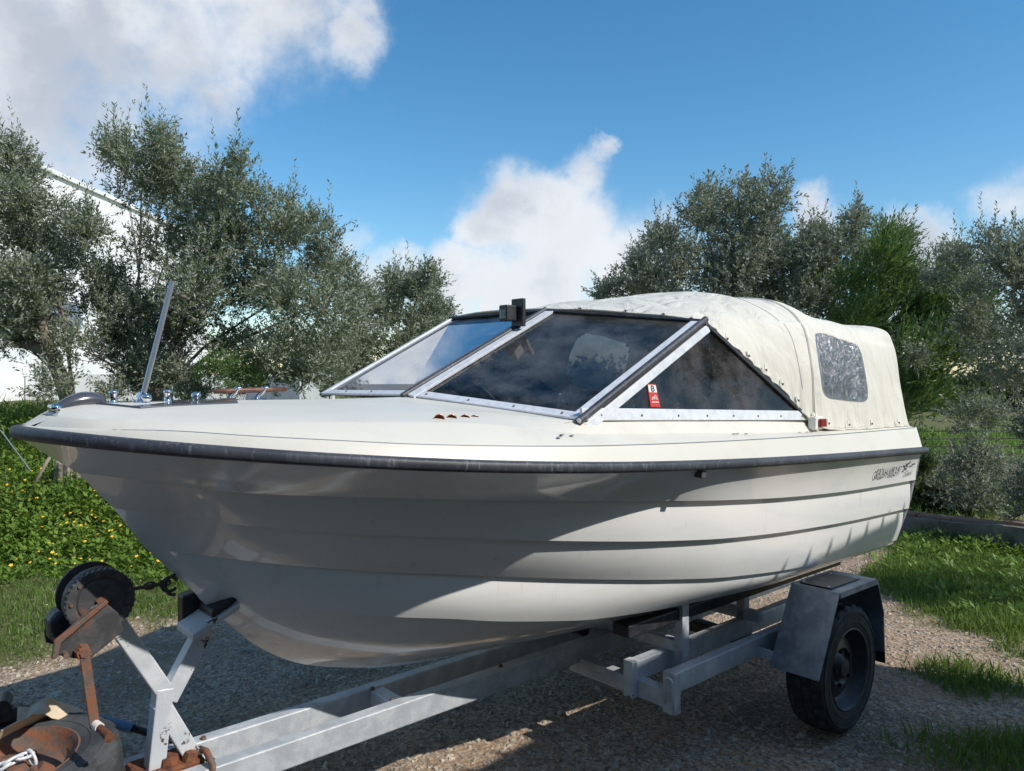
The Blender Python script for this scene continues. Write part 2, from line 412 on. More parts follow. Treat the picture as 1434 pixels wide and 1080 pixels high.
xs = axis([(-900, -60, 60), (-60, -12, 4), (-12, -6, .4), (-6, 7, .09), (7, 14, .5), (14, 60, 4), (60, 960, 60)])
ys = axis([(-60, -6, 6), (-6, 1.5, .5), (1.5, 12, .09), (12, 24, .5), (24, 80, 4), (80, 1900, 60)])
gv = [(x, y, height(x, y)) for y in ys for x in xs]
nx = len(xs)
gf = [(j * nx + i, j * nx + i + 1, (j + 1) * nx + i + 1, (j + 1) * nx + i) for j in range(len(ys) - 1) for i in range(nx - 1)]
me = bpy.data.meshes.new('ground'); me.from_pydata(gv, [], gf); me.update()
me.polygons.foreach_set('use_smooth', [True] * len(me.polygons))
at = me.attributes.new('grassy', 'FLOAT', 'POINT'); at.data.foreach_set('value', [grassy(v[0], v[1]) for v in gv])
ground = bpy.data.objects.new('ground', me); COL.objects.link(ground); ground['kind'] = 'structure'
m, t, b = new_mat('gravel_and_soil'); v = coords(t)
g = t.node('ShaderNodeAttribute', attribute_name='grassy').outputs['Fac']
vo = t.node('ShaderNodeTexVoronoi'); vo.inputs['Scale'].default_value = 75; t.put(vo.inputs[0], v)
vo2 = t.node('ShaderNodeTexVoronoi'); vo2.inputs['Scale'].default_value = 32; t.put(vo2.inputs[0], v)
c = t.mix(t.ramp(t.noise(1.3, 7, .6, v), .35, .7), (.45, .30, .185), (.33, .225, .145))
c = t.mix(t.ramp(t.noise(38, 5, .7, v), .45, .62), c, (.56, .44, .32))
sep = t.node('ShaderNodeSeparateColor'); t.put(sep.inputs[0], vo.outputs['Color'])
c = t.mix(t.math('MULTIPLY', t.ramp(sep.outputs[0], .72, .8), .6), c, (.60, .53, .44))
c = t.mix(t.math('MULTIPLY', t.ramp(sep.outputs[1], .68, .74), .65), c, (.13, .11, .095))
c = t.mix(t.math('MULTIPLY', t.ramp(t.noise(.55, 5, .6, v), .5, .62), .55), c, (.40, .27, .18))
sg = t.mix(t.ramp(t.noise(7, 6, .7, v), .4, .65), (.10, .12, .035), (.20, .17, .09))
c = t.mix(t.math('MULTIPLY', t.ramp(t.noise(.9, 4, .5, v, 1.5), .48, .66), .4), c, (.17, .115, .075)); c = t.mix(g, c, sg); t.put(b.inputs['Base Color'], c); b.inputs['Roughness'].default_value = .95; b.inputs['Specular IOR Level'].default_value = .2
hh = t.math('ADD', t.math('MULTIPLY', t.noise(38, 8, .7, v), 1.0), t.math('MULTIPLY', t.math('SUBTRACT', 1.0, vo2.outputs['Distance']), .5))
bn = t.node('ShaderNodeBump'); bn.inputs['Strength'].default_value = 1.0; bn.inputs['Distance'].default_value = .018
t.put(bn.inputs['Height'], hh); t.put(b.inputs['Normal'], bn.outputs[0]); me.materials.append(m)


# ------------------------------------------------------------------ numpy scatter helpers
def leaf_mesh(name, base, dirv, side, length, width, mname, parent=None, var=None, fold=0.35):
    n = len(base); P = np.empty((n, 4, 3)); nrm = np.cross(dirv, side)
    P[:, 0] = base; mid = base + dirv * (length * .45)[:, None]
    P[:, 1] = mid - side * (width * .5)[:, None]; P[:, 2] = base + dirv * length[:, None] + nrm * (length * .08)[:, None]; P[:, 3] = mid + side * (width * .5)[:, None]
    me = bpy.data.meshes.new(name); me.vertices.add(n * 4); me.vertices.foreach_set('co', P.ravel())
    me.loops.add(n * 4); me.loops.foreach_set('vertex_index', np.arange(n * 4, dtype=np.int32))
    me.polygons.add(n); me.polygons.foreach_set('loop_start', np.arange(0, n * 4, 4, dtype=np.int32))
    me.polygons.foreach_set('loop_total', np.full(n, 4, dtype=np.int32)); me.update(calc_edges=True)
    a = me.attributes.new('v', 'FLOAT', 'FACE'); a.data.foreach_set('value', (RNG.random(n) if var is None else var).astype(np.float32))
    me.materials.append(M[mname]); o = bpy.data.objects.new(name, me); COL.objects.link(o)
    if parent: o.parent = parent
    return o


def unit(a): return a / np.maximum(np.linalg.norm(a, axis=1), 1e-9)[:, None]


def crown_leaves(lumps, per_r2, shoot_len, leaves, ll, lw, up=.7, outw=.6, rnd=.45, bias=(0, 0, 0), spread=.75):
    """lumps = [(x,y,z,r)] -> leaf arrays; shoots start inside a lump and carry paired leaves"""
    B = []; D = []
    for (x, y, z, r) in lumps:
        n = int(per_r2 * r * max(r, .38)); d = unit(RNG.normal(size=(n, 3))); rr = r * RNG.random(n) ** .45 * (.75 + .45 * RNG.random(n) ** 3)
        B.append(np.array([x, y, z]) + d * rr[:, None] * np.array([1, 1, .92])); D.append(unit(d * outw + np.array([0, 0, up]) + np.array(bias) + RNG.normal(size=(n, 3)) * rnd))
    B = np.concatenate(B); D = np.concatenate(D); n = len(B)
    L = shoot_len * (.5 + RNG.random(n)); shade = RNG.random(n)
    k = leaves; tt = (np.tile(np.arange(k), n) + RNG.random(n * k) * .6) / k
    b = np.repeat(B, k, 0) + np.repeat(D, k, 0) * (tt * np.repeat(L, k))[:, None]
    s = unit(RNG.normal(size=(n * k, 3))); d0 = np.repeat(D, k, 0); s = unit(s - d0 * np.sum(s * d0, 1)[:, None])
    ld = unit(d0 * (1 - spread * .45) + s * spread); sd = unit(np.cross(ld, unit(RNG.normal(size=(n * k, 3)))))
    le = ll * (.6 + .7 * RNG.random(n * k)) * (1 - .3 * tt); wi = lw * (.7 + .6 * RNG.random(n * k))
    var = np.clip(np.repeat(shade, k) * .7 + RNG.random(n * k) * .4, 0, 1)
    return b, ld, sd, le, wi, var, B, D, L


def from_px(lst, Y, depth, copies=2):
    out = []
    for (px, py, r) in lst:
        for c in range(copies):
            y = Y + (random.random() - .5) * depth * (1 if c == 0 else 1.6) + (0 if c == 0 else .25 * depth)
            R_ = r * .9 / F * Y; k = 1.0
            out.append(((px - CX) / F * Y * k + random.uniform(-.12, .12) * R_, y, EYE + (HY - py) / F * Y * k + random.uniform(-.12, .12) * R_, R_ * (1 if c == 0 else .95)))
    return out


def tree(name, label, Y, lst, trunk_px, gz, mleaf, depth=1.6, per=520, sl=.22, k=16, ll=.062, lw=.014, trunk_r=.13, bark='bark', forks=None, group=None, up=.7, rnd=.45, bias=(0, 0, 0), copies=2, cat='tree', spread=.75, crownname='crown'):
    bx = (trunk_px - CX) / F * Y
    rt = empty(name, (bx, Y, gz), 0, label, cat, group)
    lumps = from_px(lst, Y, depth, copies)
    ll *= 1.18; lw *= 1.3
    b, ld, sd, le, wi, var, SB, SD, SL = crown_leaves(lumps, per * 1.6, sl, k, ll, lw, up=up, rnd=rnd, bias=bias, spread=spread)
    tops = [l for l in lumps if l[2] > np.percentile([q[2] for q in lumps], 45)]
    if mleaf != 'feather' and cat == 'tree':
        e_ = crown_leaves([(x, y, z + r * .25, r * .85) for x, y, z, r in tops], per * .10, sl * 2.0, int(k * 1.6), ll * 1.1, lw, up=1.5, outw=.35, rnd=.22, bias=bias, spread=.6)
        b, ld, sd = (np.concatenate([p_, q_]) for p_, q_ in zip((b, ld, sd), e_[:3])); le, wi, var = (np.concatenate([p_, q_]) for p_, q_ in zip((le, wi, var), e_[3:6]))
    b = b - np.array([bx, Y, gz])
    cr = leaf_mesh(crownname, b, ld, sd, le, wi, mleaf, rt, var); 
    # trunk with limbs to every lump, twigs
    mb = MB(); zt = min(l[2] for l in lumps); h = max(.5, (zt - gz) * .6)
    top = Vector((random.uniform(-.1, .1), 0, h))
    mb.tube([(0, 0, -.15), (.03, 0, h * .3), (-.03, .02, h * .7), top], [trunk_r * 1.35, trunk_r * 1.05, trunk_r * .95, trunk_r * .9], 10)
    for (x, y, z, r) in [l for l in lumps[::2] if l[3] > .27][::2]:
        e = Vector((x - bx, y - Y, z - gz)); md = top.lerp(e, .5) + Vector((random.uniform(-.15, .15), random.uniform(-.15, .15), random.uniform(-.05, .2))) * e.length * .3
        r0 = trunk_r * random.uniform(.16, .28)
        mb.tube([top - Vector((0, 0, .1)), top.lerp(md, .55) + Vector((random.uniform(-.06, .06), 0, .05)), md, md.lerp(e, .6) + Vector((random.uniform(-.05, .05), 0, 0)), e], [r0, r0 * .8, r0 * .55, r0 * .35, r0 * .15], 6)
        for q in range(5):
            d = Vector((random.gauss(0, 1), random.gauss(0, 1), random.gauss(.5, .8))).normalized()
            mb.tube([md.lerp(e, random.random()), e + d * r * .55 - Vector((0, 0, r * .1)), e + d * r * .95], [r0 * .2, r0 * .13, r0 * .05], 4, cap=False)
    if forks:
        for pts, r in forks:
            P_ = [Vector(((px - CX) / F * Y - bx, dy, EYE + (HY - py) / F * Y - gz)) for (px, py, dy) in pts]
            mb.tube(P_, [lerp(r, r * .45, i / (len(P_) - 1)) for i in range(len(P_))], 10)
    mb.build('trunk', bark, rt, smooth=True)
    return rt


# ------------------------------------------------------------------ boat and trailer frame of reference
TH = math.radians(42)
BX, BY = -1.383, 2.158
UX, UY = math.cos(TH), math.sin(TH)


def W(s, t, z): return Vector((BX + UX * s + UY * t, BY + UY * s - UX * t, z))


KZ = .47
def P(s, t, z): return Vector((s, -t, z - KZ))       # boat local: along, starboard, up
def Q(s, t, z): return Vector((s, -t, z))            # trailer local


boat = empty('motorboat', (BX, BY, KZ), TH, 'cream white fibreglass cabin motorboat with lapped hull and canvas top sitting on the grey trailer', 'boat')


def R(s):
    s = max(s, 0)
    return 0.90 * (1 - (1 - min(s / 1.9, 1)) ** 2.6) ** .62 - .012 * max(s - 2.2, 0) ** 2


END = 4.225
def zr(s): return -.0023 * s**3 + .0244 * s**2 - .1248 * s + 1.4742


# every longitudinal line: (s start on the stem, nodes s,t,z)
def line(nodes):
    a = [n[0] for n in nodes]; ft = pchip(a, [n[1] for n in nodes]); fz = pchip(a, [n[2] for n in nodes])
    return a[0], ft, fz


L0 = (0.0, lambda s: max(R(s) - .012, 0), zr)
L1 = line([(.15, 0, 1.362), (.275, .14, 1.345), (.445, .274, 1.312), (.602, .372, 1.294), (.828, .488, 1.275), (1.092, .593, 1.252), (1.447, .697, 1.222), (1.83, .77, 1.189), (2.314, .815, 1.146), (2.778, .824, 1.11), (3.378, .822, 1.078), (END, .807, 1.052)])
L2 = line([(.245, 0, 1.248), (.377, .117, 1.226), (.53, .226, 1.194), (.695, .326, 1.167), (.872, .418, 1.145), (1.139, .532, 1.116), (1.335, .6, 1.092), (1.586, .67, 1.062), (2.006, .747, 1.015), (2.368, .779, .980), (2.837, .79, .946), (3.454, .785, .913), (END, .771, .886)])
L3 = line([(.335, 0, 1.115), (.457, .069, 1.089), (.626, .165, 1.053), (.805, .259, 1.021), (.998, .349, .992), (1.214, .437, .963), (1.419, .509, .932), (1.773, .607, .881), (2.095, .669, .836), (2.479, .712, .788), (3.072, .726, .735), (3.599, .717, .711), (END, .702, .692)])
L4 = line([(.49, 0, .942), (.63, .096, .915), (.766, .178, .882), (.889, .244, .856), (1.02, .308, .830), (1.235, .395, .797), (1.365, .438, .772), (1.618, .505, .734), (1.773, .535, .713), (2.3, .60, .680), (3.1, .64, .655), (END, .64, .648)])
L5 = line([(.50, 0, .925), (.607, 0, .811), (.693, 0, .727), (.85, 0, .629), (1.02, 0, .571), (1.206, 0, .526), (1.41, 0, .50), (1.9, 0, .482), (2.6, 0, .475), (END, 0, .475)])
NS = 90


def sample(L, n=NS, e=END, pw=1.7):
    return [L[0] + (e - L[0]) * (i / n) ** pw for i in range(n + 1)]


def hull_panel(mb, A, B, sgn, stepA=0.0, stepB=.02, bulge=.0, nr=7, endA=END):
    sa = sample(A); sb = sample(B); rows = []
    for i in range(NS + 1):
        a = (sa[i], A[1](sa[i]), A[2](sa[i])); b = (sb[i], B[1](sb[i]), B[2](sb[i]))
        ka = stepA * sstep(.0, .8, sa[i] - A[0]); kb = stepB * sstep(.0, .8, sb[i] - B[0])
        a = (a[0], max(a[1] - ka, 0), a[2] - ka * .1); b = (b[0], b[1], b[2])
        r = []
        for j in range(nr + 1):
            f = j / nr; o = bulge * math.sin(math.pi * f) * sstep(0, .8, sa[i] - A[0])
            r.append(P(lerp(a[0], b[0], f), sgn * (lerp(a[1], b[1], f) + o), lerp(a[2], b[2], f) - o * .3))
        rows.append(r)
    mb.grid(rows, flip=(sgn > 0))
    if stepB:      # underside of the lap
        rr = []
        for i in range(NS + 1):
            s_ = sb[i]; kb = stepB * sstep(.0, .8, s_ - B[0]); t0 = B[1](s_)
            rr.append([P(s_, sgn * t0, B[2](s_)), P(s_, sgn * max(t0 - kb, 0), B[2](s_) - kb * .1)])
        mb.grid(rr, flip=(sgn > 0))


hb = MB()
for sg in (1, -1):
    hull_panel(hb, L0, L1, sg, 0, .026, -.006)
    hull_panel(hb, L1, L2, sg, .026, .024, .004)
    hull_panel(hb, L2, L3, sg, .024, .018, .008)
    hull_panel(hb, L3, L4, sg, .018, .014, .016, 10)
    hull_panel(hb, L4, L5, sg, .014, 0, .040, 12)
hb.build('hull', 'hull', boat, smooth=True, angle=30)
# transom
prof = [(L[1](END), L[2](END)) for L in (L0, L1, L2, L3, L4)]
tb = MB(); pts = [P(END - .001, t_, z_) for t_, z_ in prof] + [P(END - .001, 0, .475)] + [P(END - .001, -t_, z_) for t_, z_ in prof[::-1]]
tb.add(pts, [tuple(range(len(pts)))])
tb.build('transom', 'hull', boat)

# deck
KN = line([(.02, .045, 1.508), (.087, R(.087) - .035, 1.507), (.237, R(.237) - .036, 1.506), (.45, R(.45) - .036, 1.489), (.645, R(.645) - .036, 1.473), (.835, R(.835) - .036, 1.457), (1.241, R(1.241) - .036, 1.433), (1.513, R(1.513) - .036, 1.42), (2.074, R(2.074) - .036, 1.40), (2.92, R(2.92) - .036, 1.378), (END, R(END) - .04, 1.353)])
C1 = line([(.075, .10, 1.535), (.12, .205, 1.530), (.25, .33, 1.526), (.48, .486, 1.520), (.70, .574, 1.515), (.94, .641, 1.508), (1.1, .69, 1.500), (1.31, .74, 1.474), (1.43, .762, 1.457), (2.08, .77, 1.424), (3.12, .765, 1.379), (END, .75, 1.356)])
C2 = line([(.09, .07, 1.548), (.14, .15, 1.545), (.27, .25, 1.541), (.53, .37, 1.539), (.77, .448, 1.535), (1.0, .50, 1.532), (1.215, .56, 1.527), (1.38, .65, 1.508), (1.53, .722, 1.489)])
C2b = line([(1.53, .722, 1.489), (2.12, .727, 1.472), (3.13, .727, 1.434), (3.22, .727, 1.376), (END, .72, 1.362)])
CR = line([(.10, 0, 1.556), (.16, 0, 1.566), (.5, 0, 1.566), (1.0, 0, 1.562), (1.304, 0, 1.563)])
RT = (0.0, lambda s: max(R(s) - .008, 0), lambda s: zr(s) + .030)


def loft(mb, A, B, sgn, ea, eb, nr=3, bulge=0.0, n=NS):
    sa = sample(A, n, ea); sb = sample(B, n, eb); rows = []
    for i in range(n + 1):
        r = []
        for j in range(nr + 1):
            f = j / nr; o = bulge * math.sin(math.pi * f)
            r.append(P(lerp(sa[i], sb[i], f), sgn * lerp(A[1](sa[i]), B[1](sb[i]), f), lerp(A[2](sa[i]), B[2](sb[i]), f) + o))
        rows.append(r)
    mb.grid(rows, flip=(sgn > 0))


db = MB()
for sg in (1, -1):
    loft(db, RT, KN, sg, END, END, 3, .003)
    KNb = (KN[0] + .004, lambda s: max(KN[1](s) - .005, 0), lambda s: KN[2](s) - .006)
    loft(db, KN, KNb, sg, END, END, 1); loft(db, KNb, C1, sg, END, END, 4, .004)
    # bevel up to the foredeck, split where the coaming starts
    s1 = 1.43; loft(db, C1, C2, sg, s1, 1.53, 3, .002)
    A = (s1, C1[1], C1[2]); 
    loft(db, A, C2b, sg, END, END, 3, .002)
    loft(db, C2, CR, sg, 1.53, 1.304, 8, .004)
    rows = []      # coaming inner face down into the cockpit
    for i in range(41):
        s_ = lerp(1.45, END, i / 40); z_ = C2b[2](max(s_, 1.53))
        rows.append([P(s_, sg * .722, z_), P(s_, sg * .70, z_ - .02), P(s_, sg * min(.69, L1[1](s_) - .05), 1.25), P(s_, sg * min(.66, L2[1](s_) - .07), 1.02)])
    db.grid(rows, flip=(sg > 0))
for (A_, B_) in ((RT, KN), (KN, C1), (C1, C2), (C2, CR)):
    a_, b_ = (A_[0], A_[1](A_[0]), A_[2](A_[0])), (B_[0], B_[1](B_[0]), B_[2](B_[0]))
    db.grid([[P(a_[0], t_ * a_[1], a_[2]) for t_ in (-1, -.5, 0, .5, 1)], [P(b_[0] - .012 * (1 - abs(t_)) * (B_ is not CR), t_ * b_[1], b_[2]) for t_ in (-1, -.5, 0, .5, 1)]])
db.build('deck', 'deck', boat, smooth=True, angle=32)
st = MB(); st.box(4.0, END - .002, -.722, .722, 1.30 - KZ, 1.352 - KZ)
st.add([P(END + .001, s * t_, z_) for s, t_, z_ in [(1, L0[1](END), zr(END)), (1, .825, zr(END) + .036), (1, .795, 1.35), (1, .72, 1.358), (-1, .72, 1.358), (-1, .795, 1.35), (-1, .825, zr(END) + .036), (-1, L0[1](END), zr(END))]], [tuple(range(8))])
st.build('stern_deck', 'deck', boat)
# seam strip lines moulded on the side deck
rr = MB()
path = []
N = 160
for sg in (1, -1):
    seg = []
    for i in range(N + 1):
        s_ = 4.25 * (i / N) ** 2.2; seg.append((s_, sg * R(s_), zr(s_)))
    path.append(seg)
full = path[0][::-1] + path[1][1:]
prof = [(-.012, 0), (.008, -.003), (.016, .001), (.020, .008), (.020, .024), (.014, .031), (.004, .034), (-.012, .033)]
pv = [P(*q) for q in full]; rows = []
for i, q in enumerate(pv):
    d = (pv[min(i + 1, len(pv) - 1)] - pv[max(i - 1, 0)]); d.z = 0; d.normalize()
    nrm = Vector((-d.y, d.x, 0)); 
    if i == N: nrm = Vector((-1, 0, 0))
    # outward = away from the centreline / bow
    ctr = Vector((2.2, 0, q.z)); 
    if nrm.dot(q - ctr) < 0: nrm = -nrm
    rows.append([q + nrm * a + Vector((0, 0, b_)) for a, b_ in prof])
rr.grid(rows); rr.f.append(tuple(range(len(prof)))); e = (len(rows) - 1) * len(prof); rr.f.append(tuple(e + k for k in range(len(prof)))[::-1])
rr.build('rub_rail', 'rubber', boat, smooth=True, angle=50)

# cockpit liner, dash, seats, wheel
ci = MB(); ci.grid([[P(s_, t_ * min(.67, L2[1](s_) - .06), 1.02) for t_ in (-1, -.5, 0, .5, 1)] for s_ in np.linspace(1.3, 4.2, 30)]); ci.grid([[P(1.30, t_ * w_, z_) for t_ in (-1, 0, 1)] for w_, z_ in ((.50, 1.02), (.58, 1.25), (.60, 1.46))]); ci.grid([[P(4.19, t_, z_) for t_ in (-.66, 0, .66)] for z_ in (1.02, 1.36)])
ci.build('cockpit_liner', 'interior', boat)
dh = MB(); dh.hexa([P(1.30, .66, 1.30), P(1.30, -.66, 1.30), P(1.72, -.66, 1.24), P(1.72, .66, 1.24), P(1.36, .66, 1.478), P(1.36, -.66, 1.478), P(1.74, -.66, 1.47), P(1.74, .66, 1.45)])
dh.build('dashboard', 'dash', boat, bevel=.015)
for tc_ in (.36, -.36):
    sm = MB(); sm.box(2.25, 2.75, -tc_ - .22, -tc_ + .22, 1.03 - KZ, 1.16 - KZ); sm.hexa([P(2.68, tc_ + .22, 1.12), P(2.68, tc_ - .22, 1.12), P(2.80, tc_ - .22, 1.12), P(2.80, tc_ + .22, 1.12), P(2.78, tc_ + .18, 1.56), P(2.78, tc_ - .18, 1.56), P(2.86, tc_ - .18, 1.56), P(2.86, tc_ + .18, 1.56)])
    sm.build('seat', 'seat', boat, bevel=.03)
wh = MB(); c0 = P(1.88, -.28, 1.50); ax = Vector((.8, 0, .6)).normalized(); u_ = ax.orthogonal().normalized(); q_ = ax.cross(u_)
wh.tube([c0 + (u_ * math.cos(a) + q_ * math.sin(a)) * .17 for a in np.linspace(0, 2 * math.pi, 33)], .012, 8, False)
for a in (0, 2.1, 4.2): wh.tube([c0, c0 + (u_ * math.cos(a) + q_ * math.sin(a)) * .17], .009, 6)
wh.tube([c0, c0 - ax * .16], .02, 8)
wh.build('steering_wheel', 'black', boat, smooth=True)
cb = MB(); cb.hexa([P(1.62, .50, 1.46), P(1.62, .36, 1.462), P(1.70, .36, 1.462), P(1.70, .50, 1.46), P(1.66, .49, 1.585), P(1.66, .37, 1.587), P(1.70, .37, 1.587), P(1.70, .49, 1.585)]); cb.build('instrument_pod', 'black', boat, bevel=.012)

# seam where the deck moulding laps the hull moulding
for sg in (1, -1):
    mb = MB(); mb.tube([P(KN[0] + s_ * (END - .01), sg * (KN[1](KN[0] + s_ * (END - .01)) + .001), KN[2](KN[0] + s_ * (END - .01)) - .003) for s_ in [(i / 90) ** 1.8 * .992 for i in range(91)]], .0022, 6)
    mb.build('moulding_seam', 'greypaint', boat, smooth=True)
# ---------------- windshield
Cb, Ct = P(1.304, 0, 1.566), P(2.072, 0, 1.941)
Pb, Pt = P(1.53, .722, 1.492), P(2.36, .655, 1.873)
Sb, St = P(1.32, -.722, 1.558), P(2.03, -.655, 1.941)
Rb = P(3.12, .742, 1.432)
RbS = P(3.12, -.742, 1.432)
ws = empty('windshield', (0, 0, 0)); ws.parent = boat


def pane(name, pts, m, parent):
    pts = [Vector(p) for p in pts]; n = (pts[1] - pts[0]).cross(pts[-1] - pts[0]).normalized() * .002
    mb = MB(); k = len(pts); mb.v = [tuple(p - n) for p in pts] + [tuple(p + n) for p in pts]
    mb.f = [tuple(range(k))[::-1], tuple(range(k, 2 * k))] + [(i, (i + 1) % k, k + (i + 1) % k, k + i) for i in range(k)]
    return mb.build(name, m, parent)


def frame_bar(name, a, b, wd, nrm, off=0.0, th=.012, m='alu', lift=.003, ext=0.0):
    """flat bar lying in a pane's plane, its centre line pushed `off` sideways"""
    a = Vector(a); b = Vector(b); d = (b - a).normalized(); a = a - d * ext; b = b + d * ext; nrm = Vector(nrm).normalized(); s_ = nrm.cross(d).normalized()
    mb = MB(); mb.beam(a + s_ * off + nrm * lift, b + s_ * off + nrm * lift, wd, th, s_)
    return mb.build(name, m, ws, bevel=.002)


nF = (Pb - Cb).cross(Ct - Cb).normalized(); nF = nF if nF.x < 0 else -nF
nS = (Cb - Sb).cross(Ct - Sb).normalized(); nS = nS if nS.x < 0 else -nS
nP = (Rb - Pb).cross(Pt - Pb).normalized(); nP = nP if nP.y < 0 else -nP
pane('window_pane', [Cb, Pb, Pt, Ct], 'glass', ws)
pane('window_pane', [Sb, Cb, Ct, St], 'glassl', ws)
pane('window_pane', [Pb, Rb, Pt], 'sideglass', ws)
pane('window_pane', [Sb, RbS, St], 'sideglass', ws)


def bar_in(name, a, b, inside, wd, nrm, m='alu', inset=0.0, **kw):
    a = Vector(a); b = Vector(b); d = (b - a).normalized(); s_ = Vector(nrm).normalized().cross(d)
    sg = 1 if (Vector(inside) - a).dot(s_) > 0 else -1
    return frame_bar(name, a, b, wd, nrm, sg * (wd / 2 + inset), m=m, **kw)


bar_in('frame_rail', Cb, Pb, Pt, .040, nF)
bar_in('frame_rail', Sb, Cb, Ct, .034, nS)
bar_in('frame_rail', Pb, Rb, Pt, .044, nP, lift=.004)
bar_in('frame_post', Cb, Ct, Pt, .040, nF, inset=.008, lift=.006)
bar_in('frame_post', Cb, Ct, St, .022, nS, inset=.012, lift=.004)
bar_in('frame_post', Pb, Pt, Cb, .040, nF, inset=.004, lift=.006)
bar_in('frame_post', Pb, Pt, Rb, .034, nP, inset=.014, lift=.006)
bar_in('frame_post', Sb, St, Cb, .030, nS)
bar_in('frame_top', Ct, Pt, Cb, .020, nF, m='black', lift=.008)
bar_in('frame_top', Ct, St, Cb, .020, nS, m='black', lift=.008)
bar_in('frame_post', Pt, Rb, Pb, .018, nP, m='black', lift=.008)
g1 = MB(); g1.tube([Cb + nF * .012 - (Ct - Cb).normalized() * .02, Ct + nF * .012], .012, 8); g1.build('gasket', 'rubber', ws, smooth=True, angle=50)
g2 = MB(); g2.tube([Pb + (nF + nP) * .010 - (Pt - Pb).normalized() * .025, Pt + (nF + nP) * .010], .0145, 8); g2.build('gasket', 'rubber', ws, smooth=True, angle=50)
ec = MB(); ec.lathe([(0, .003), (.007, .003), (.010, 0), (.010, -.01)], Pb + (nF + nP) * .012 - (Pt - Pb).normalized() * .026, -(Pt - Pb), 16); ec.build('end_cap', 'alu', ws, smooth=True)
# rivets along the side rail and front rail
rv = MB(); rv.lathe([(0, .003), (.003, .0025), (.005, 0)], (0, 0, 0), (0, 0, 1), 10); rvm = rv.build('rivet', 'rustmetal', ws, smooth=True)
riv = [(Pb.lerp(Rb, f), nP, Pt) for f in (.06, .2, .34, .46, .58, .7, .82, .94)] + [(Cb.lerp(Pb, f), nF, Pt) for f in (.12, .38, .64, .9)] + [(Sb.lerp(Cb, f), nS, Ct) for f in (.3, .6)]
for i, (p, n_, ins) in enumerate(riv):
    d_ = (Vector(ins) - p); d_ -= n_ * d_.dot(n_); u2 = Vector((0, 0, 1)); u2 = (u2 - n_ * u2.dot(n_)).normalized()
    o = rvm if i == 0 else rvm.copy()
    if i: COL.objects.link(o); o.parent = ws
    o.location = p + u2 * .018 + n_ * .011; o.rotation_euler = n_.to_track_quat('Z', 'Y').to_euler()
# sticker on the side glass
def side_pt(a, b_):  # a along the bottom rail, b up along the glass
    base = Pb + (Rb - Pb).normalized() * a; u2 = Vector((0, 0, 1)); u2 = (u2 - nP * u2.dot(nP)).normalized()
    return base + u2 * b_ + nP * .0045
sx = .385; stk = MB(); stk.add([side_pt(sx, .052), side_pt(sx + .058, .052), side_pt(sx + .050, .140), side_pt(sx + .000, .140)], [(0, 1, 2, 3)]); ob = stk.build('sticker', 'stickred', ws)
s2 = MB(); s2.add([x + nP * .001 for x in (side_pt(sx + .002, .108), side_pt(sx + .050, .108), side_pt(sx + .048, .136), side_pt(sx + .002, .136))], [(0, 1, 2, 3)]); s2.build('sticker_panel', 'paper', ob)
s3 = MB()
def stroke(mb, pts, wd, conv, n_):
    pts = [conv(*p) for p in pts]
    for a, b_ in zip(pts[:-1], pts[1:]):
        mb.beam(a, b_, wd, .0006, n_.cross((b_ - a)))
for ptsx in ([(sx + .018, .112), (sx + .018, .132), (sx + .032, .131), (sx + .032, .122), (sx + .018, .122)], [(sx + .032, .122), (sx + .034, .113), (sx + .018, .112)]): stroke(s3, ptsx, .004, lambda a, b_: side_pt(a, b_) + nP * .002, nP)
s3.build('sticker_print', 'ink', ob)
s4 = MB()
for ptsx in ([(sx + .010, .078), (sx + .020, .090), (sx + .026, .086), (sx + .034, .098), (sx + .046, .080)], [(sx + .022, .080), (sx + .030, .088), (sx + .038, .079)], [(sx + .008, .070), (sx + .050, .070)]): stroke(s4, ptsx, .0028, lambda a, b_: side_pt(a, b_) + nP * .002, nP)
s4.build('sticker_print', 'paper', ob)
# black light box on the centre post
lb = MB(); lb.box(1.80, 1.86, -.035, .020, 1.885 - KZ, 1.955 - KZ); lbo = lb.build('light_box', 'black', boat, bevel=.006)
lb = MB(); lb.box(1.865, 1.885, -.065, .010, 1.862 - KZ, 1.985 - KZ); lb.build('backplate', 'black', lbo, bevel=.004)
lb = MB(); lb.box(1.7945, 1.7995, -.028, .010, 1.895 - KZ, 1.935 - KZ); lb.build('lens', 'glassl', lbo)
lb = MB(); lb.tube([P(1.875, .02, 1.87), P(1.90, .02, 1.835), P(1.90, .01, 1.858)], .009, 8); lb.build('bracket', 'black', lbo)

# ---------------- canopy
S_ = [
 [(2.36, .662, 1.872), (2.32, .565, 1.892), (2.27, .45, 1.911), (2.2, .3, 1.928), (2.13, .14, 1.942), (2.07, 0, 1.952)],
 [(2.64, .694, 1.722), (2.64, .65, 1.84), (2.63, .55, 1.935), (2.60, .38, 1.99), (2.57, .18, 2.018), (2.55, 0, 2.028)],
 [(2.90, .728, 1.577), (2.92, .705, 1.74), (2.95, .63, 1.905), (3.0, .42, 2.03), (3.0, .2, 2.08), (3.0, 0, 2.097)],
 [(3.17, .772, 1.40), (3.19, .745, 1.67), (3.25, .665, 1.90), (3.3, .5, 2.02), (3.3, .25, 2.06), (3.3, 0, 2.07)],
 [(3.70, .790, 1.372), (3.70, .765, 1.61), (3.70, .705, 1.84), (3.70, .57, 1.94), (3.7, .3, 1.972), (3.7, 0, 1.98)],
 [(4.20, .778, 1.362), (4.17, .748, 1.57), (4.14, .72, 1.815), (4.12, .635, 1.922), (4.10, .3, 1.955), (4.10, 0, 1.965)]]
full_s = []
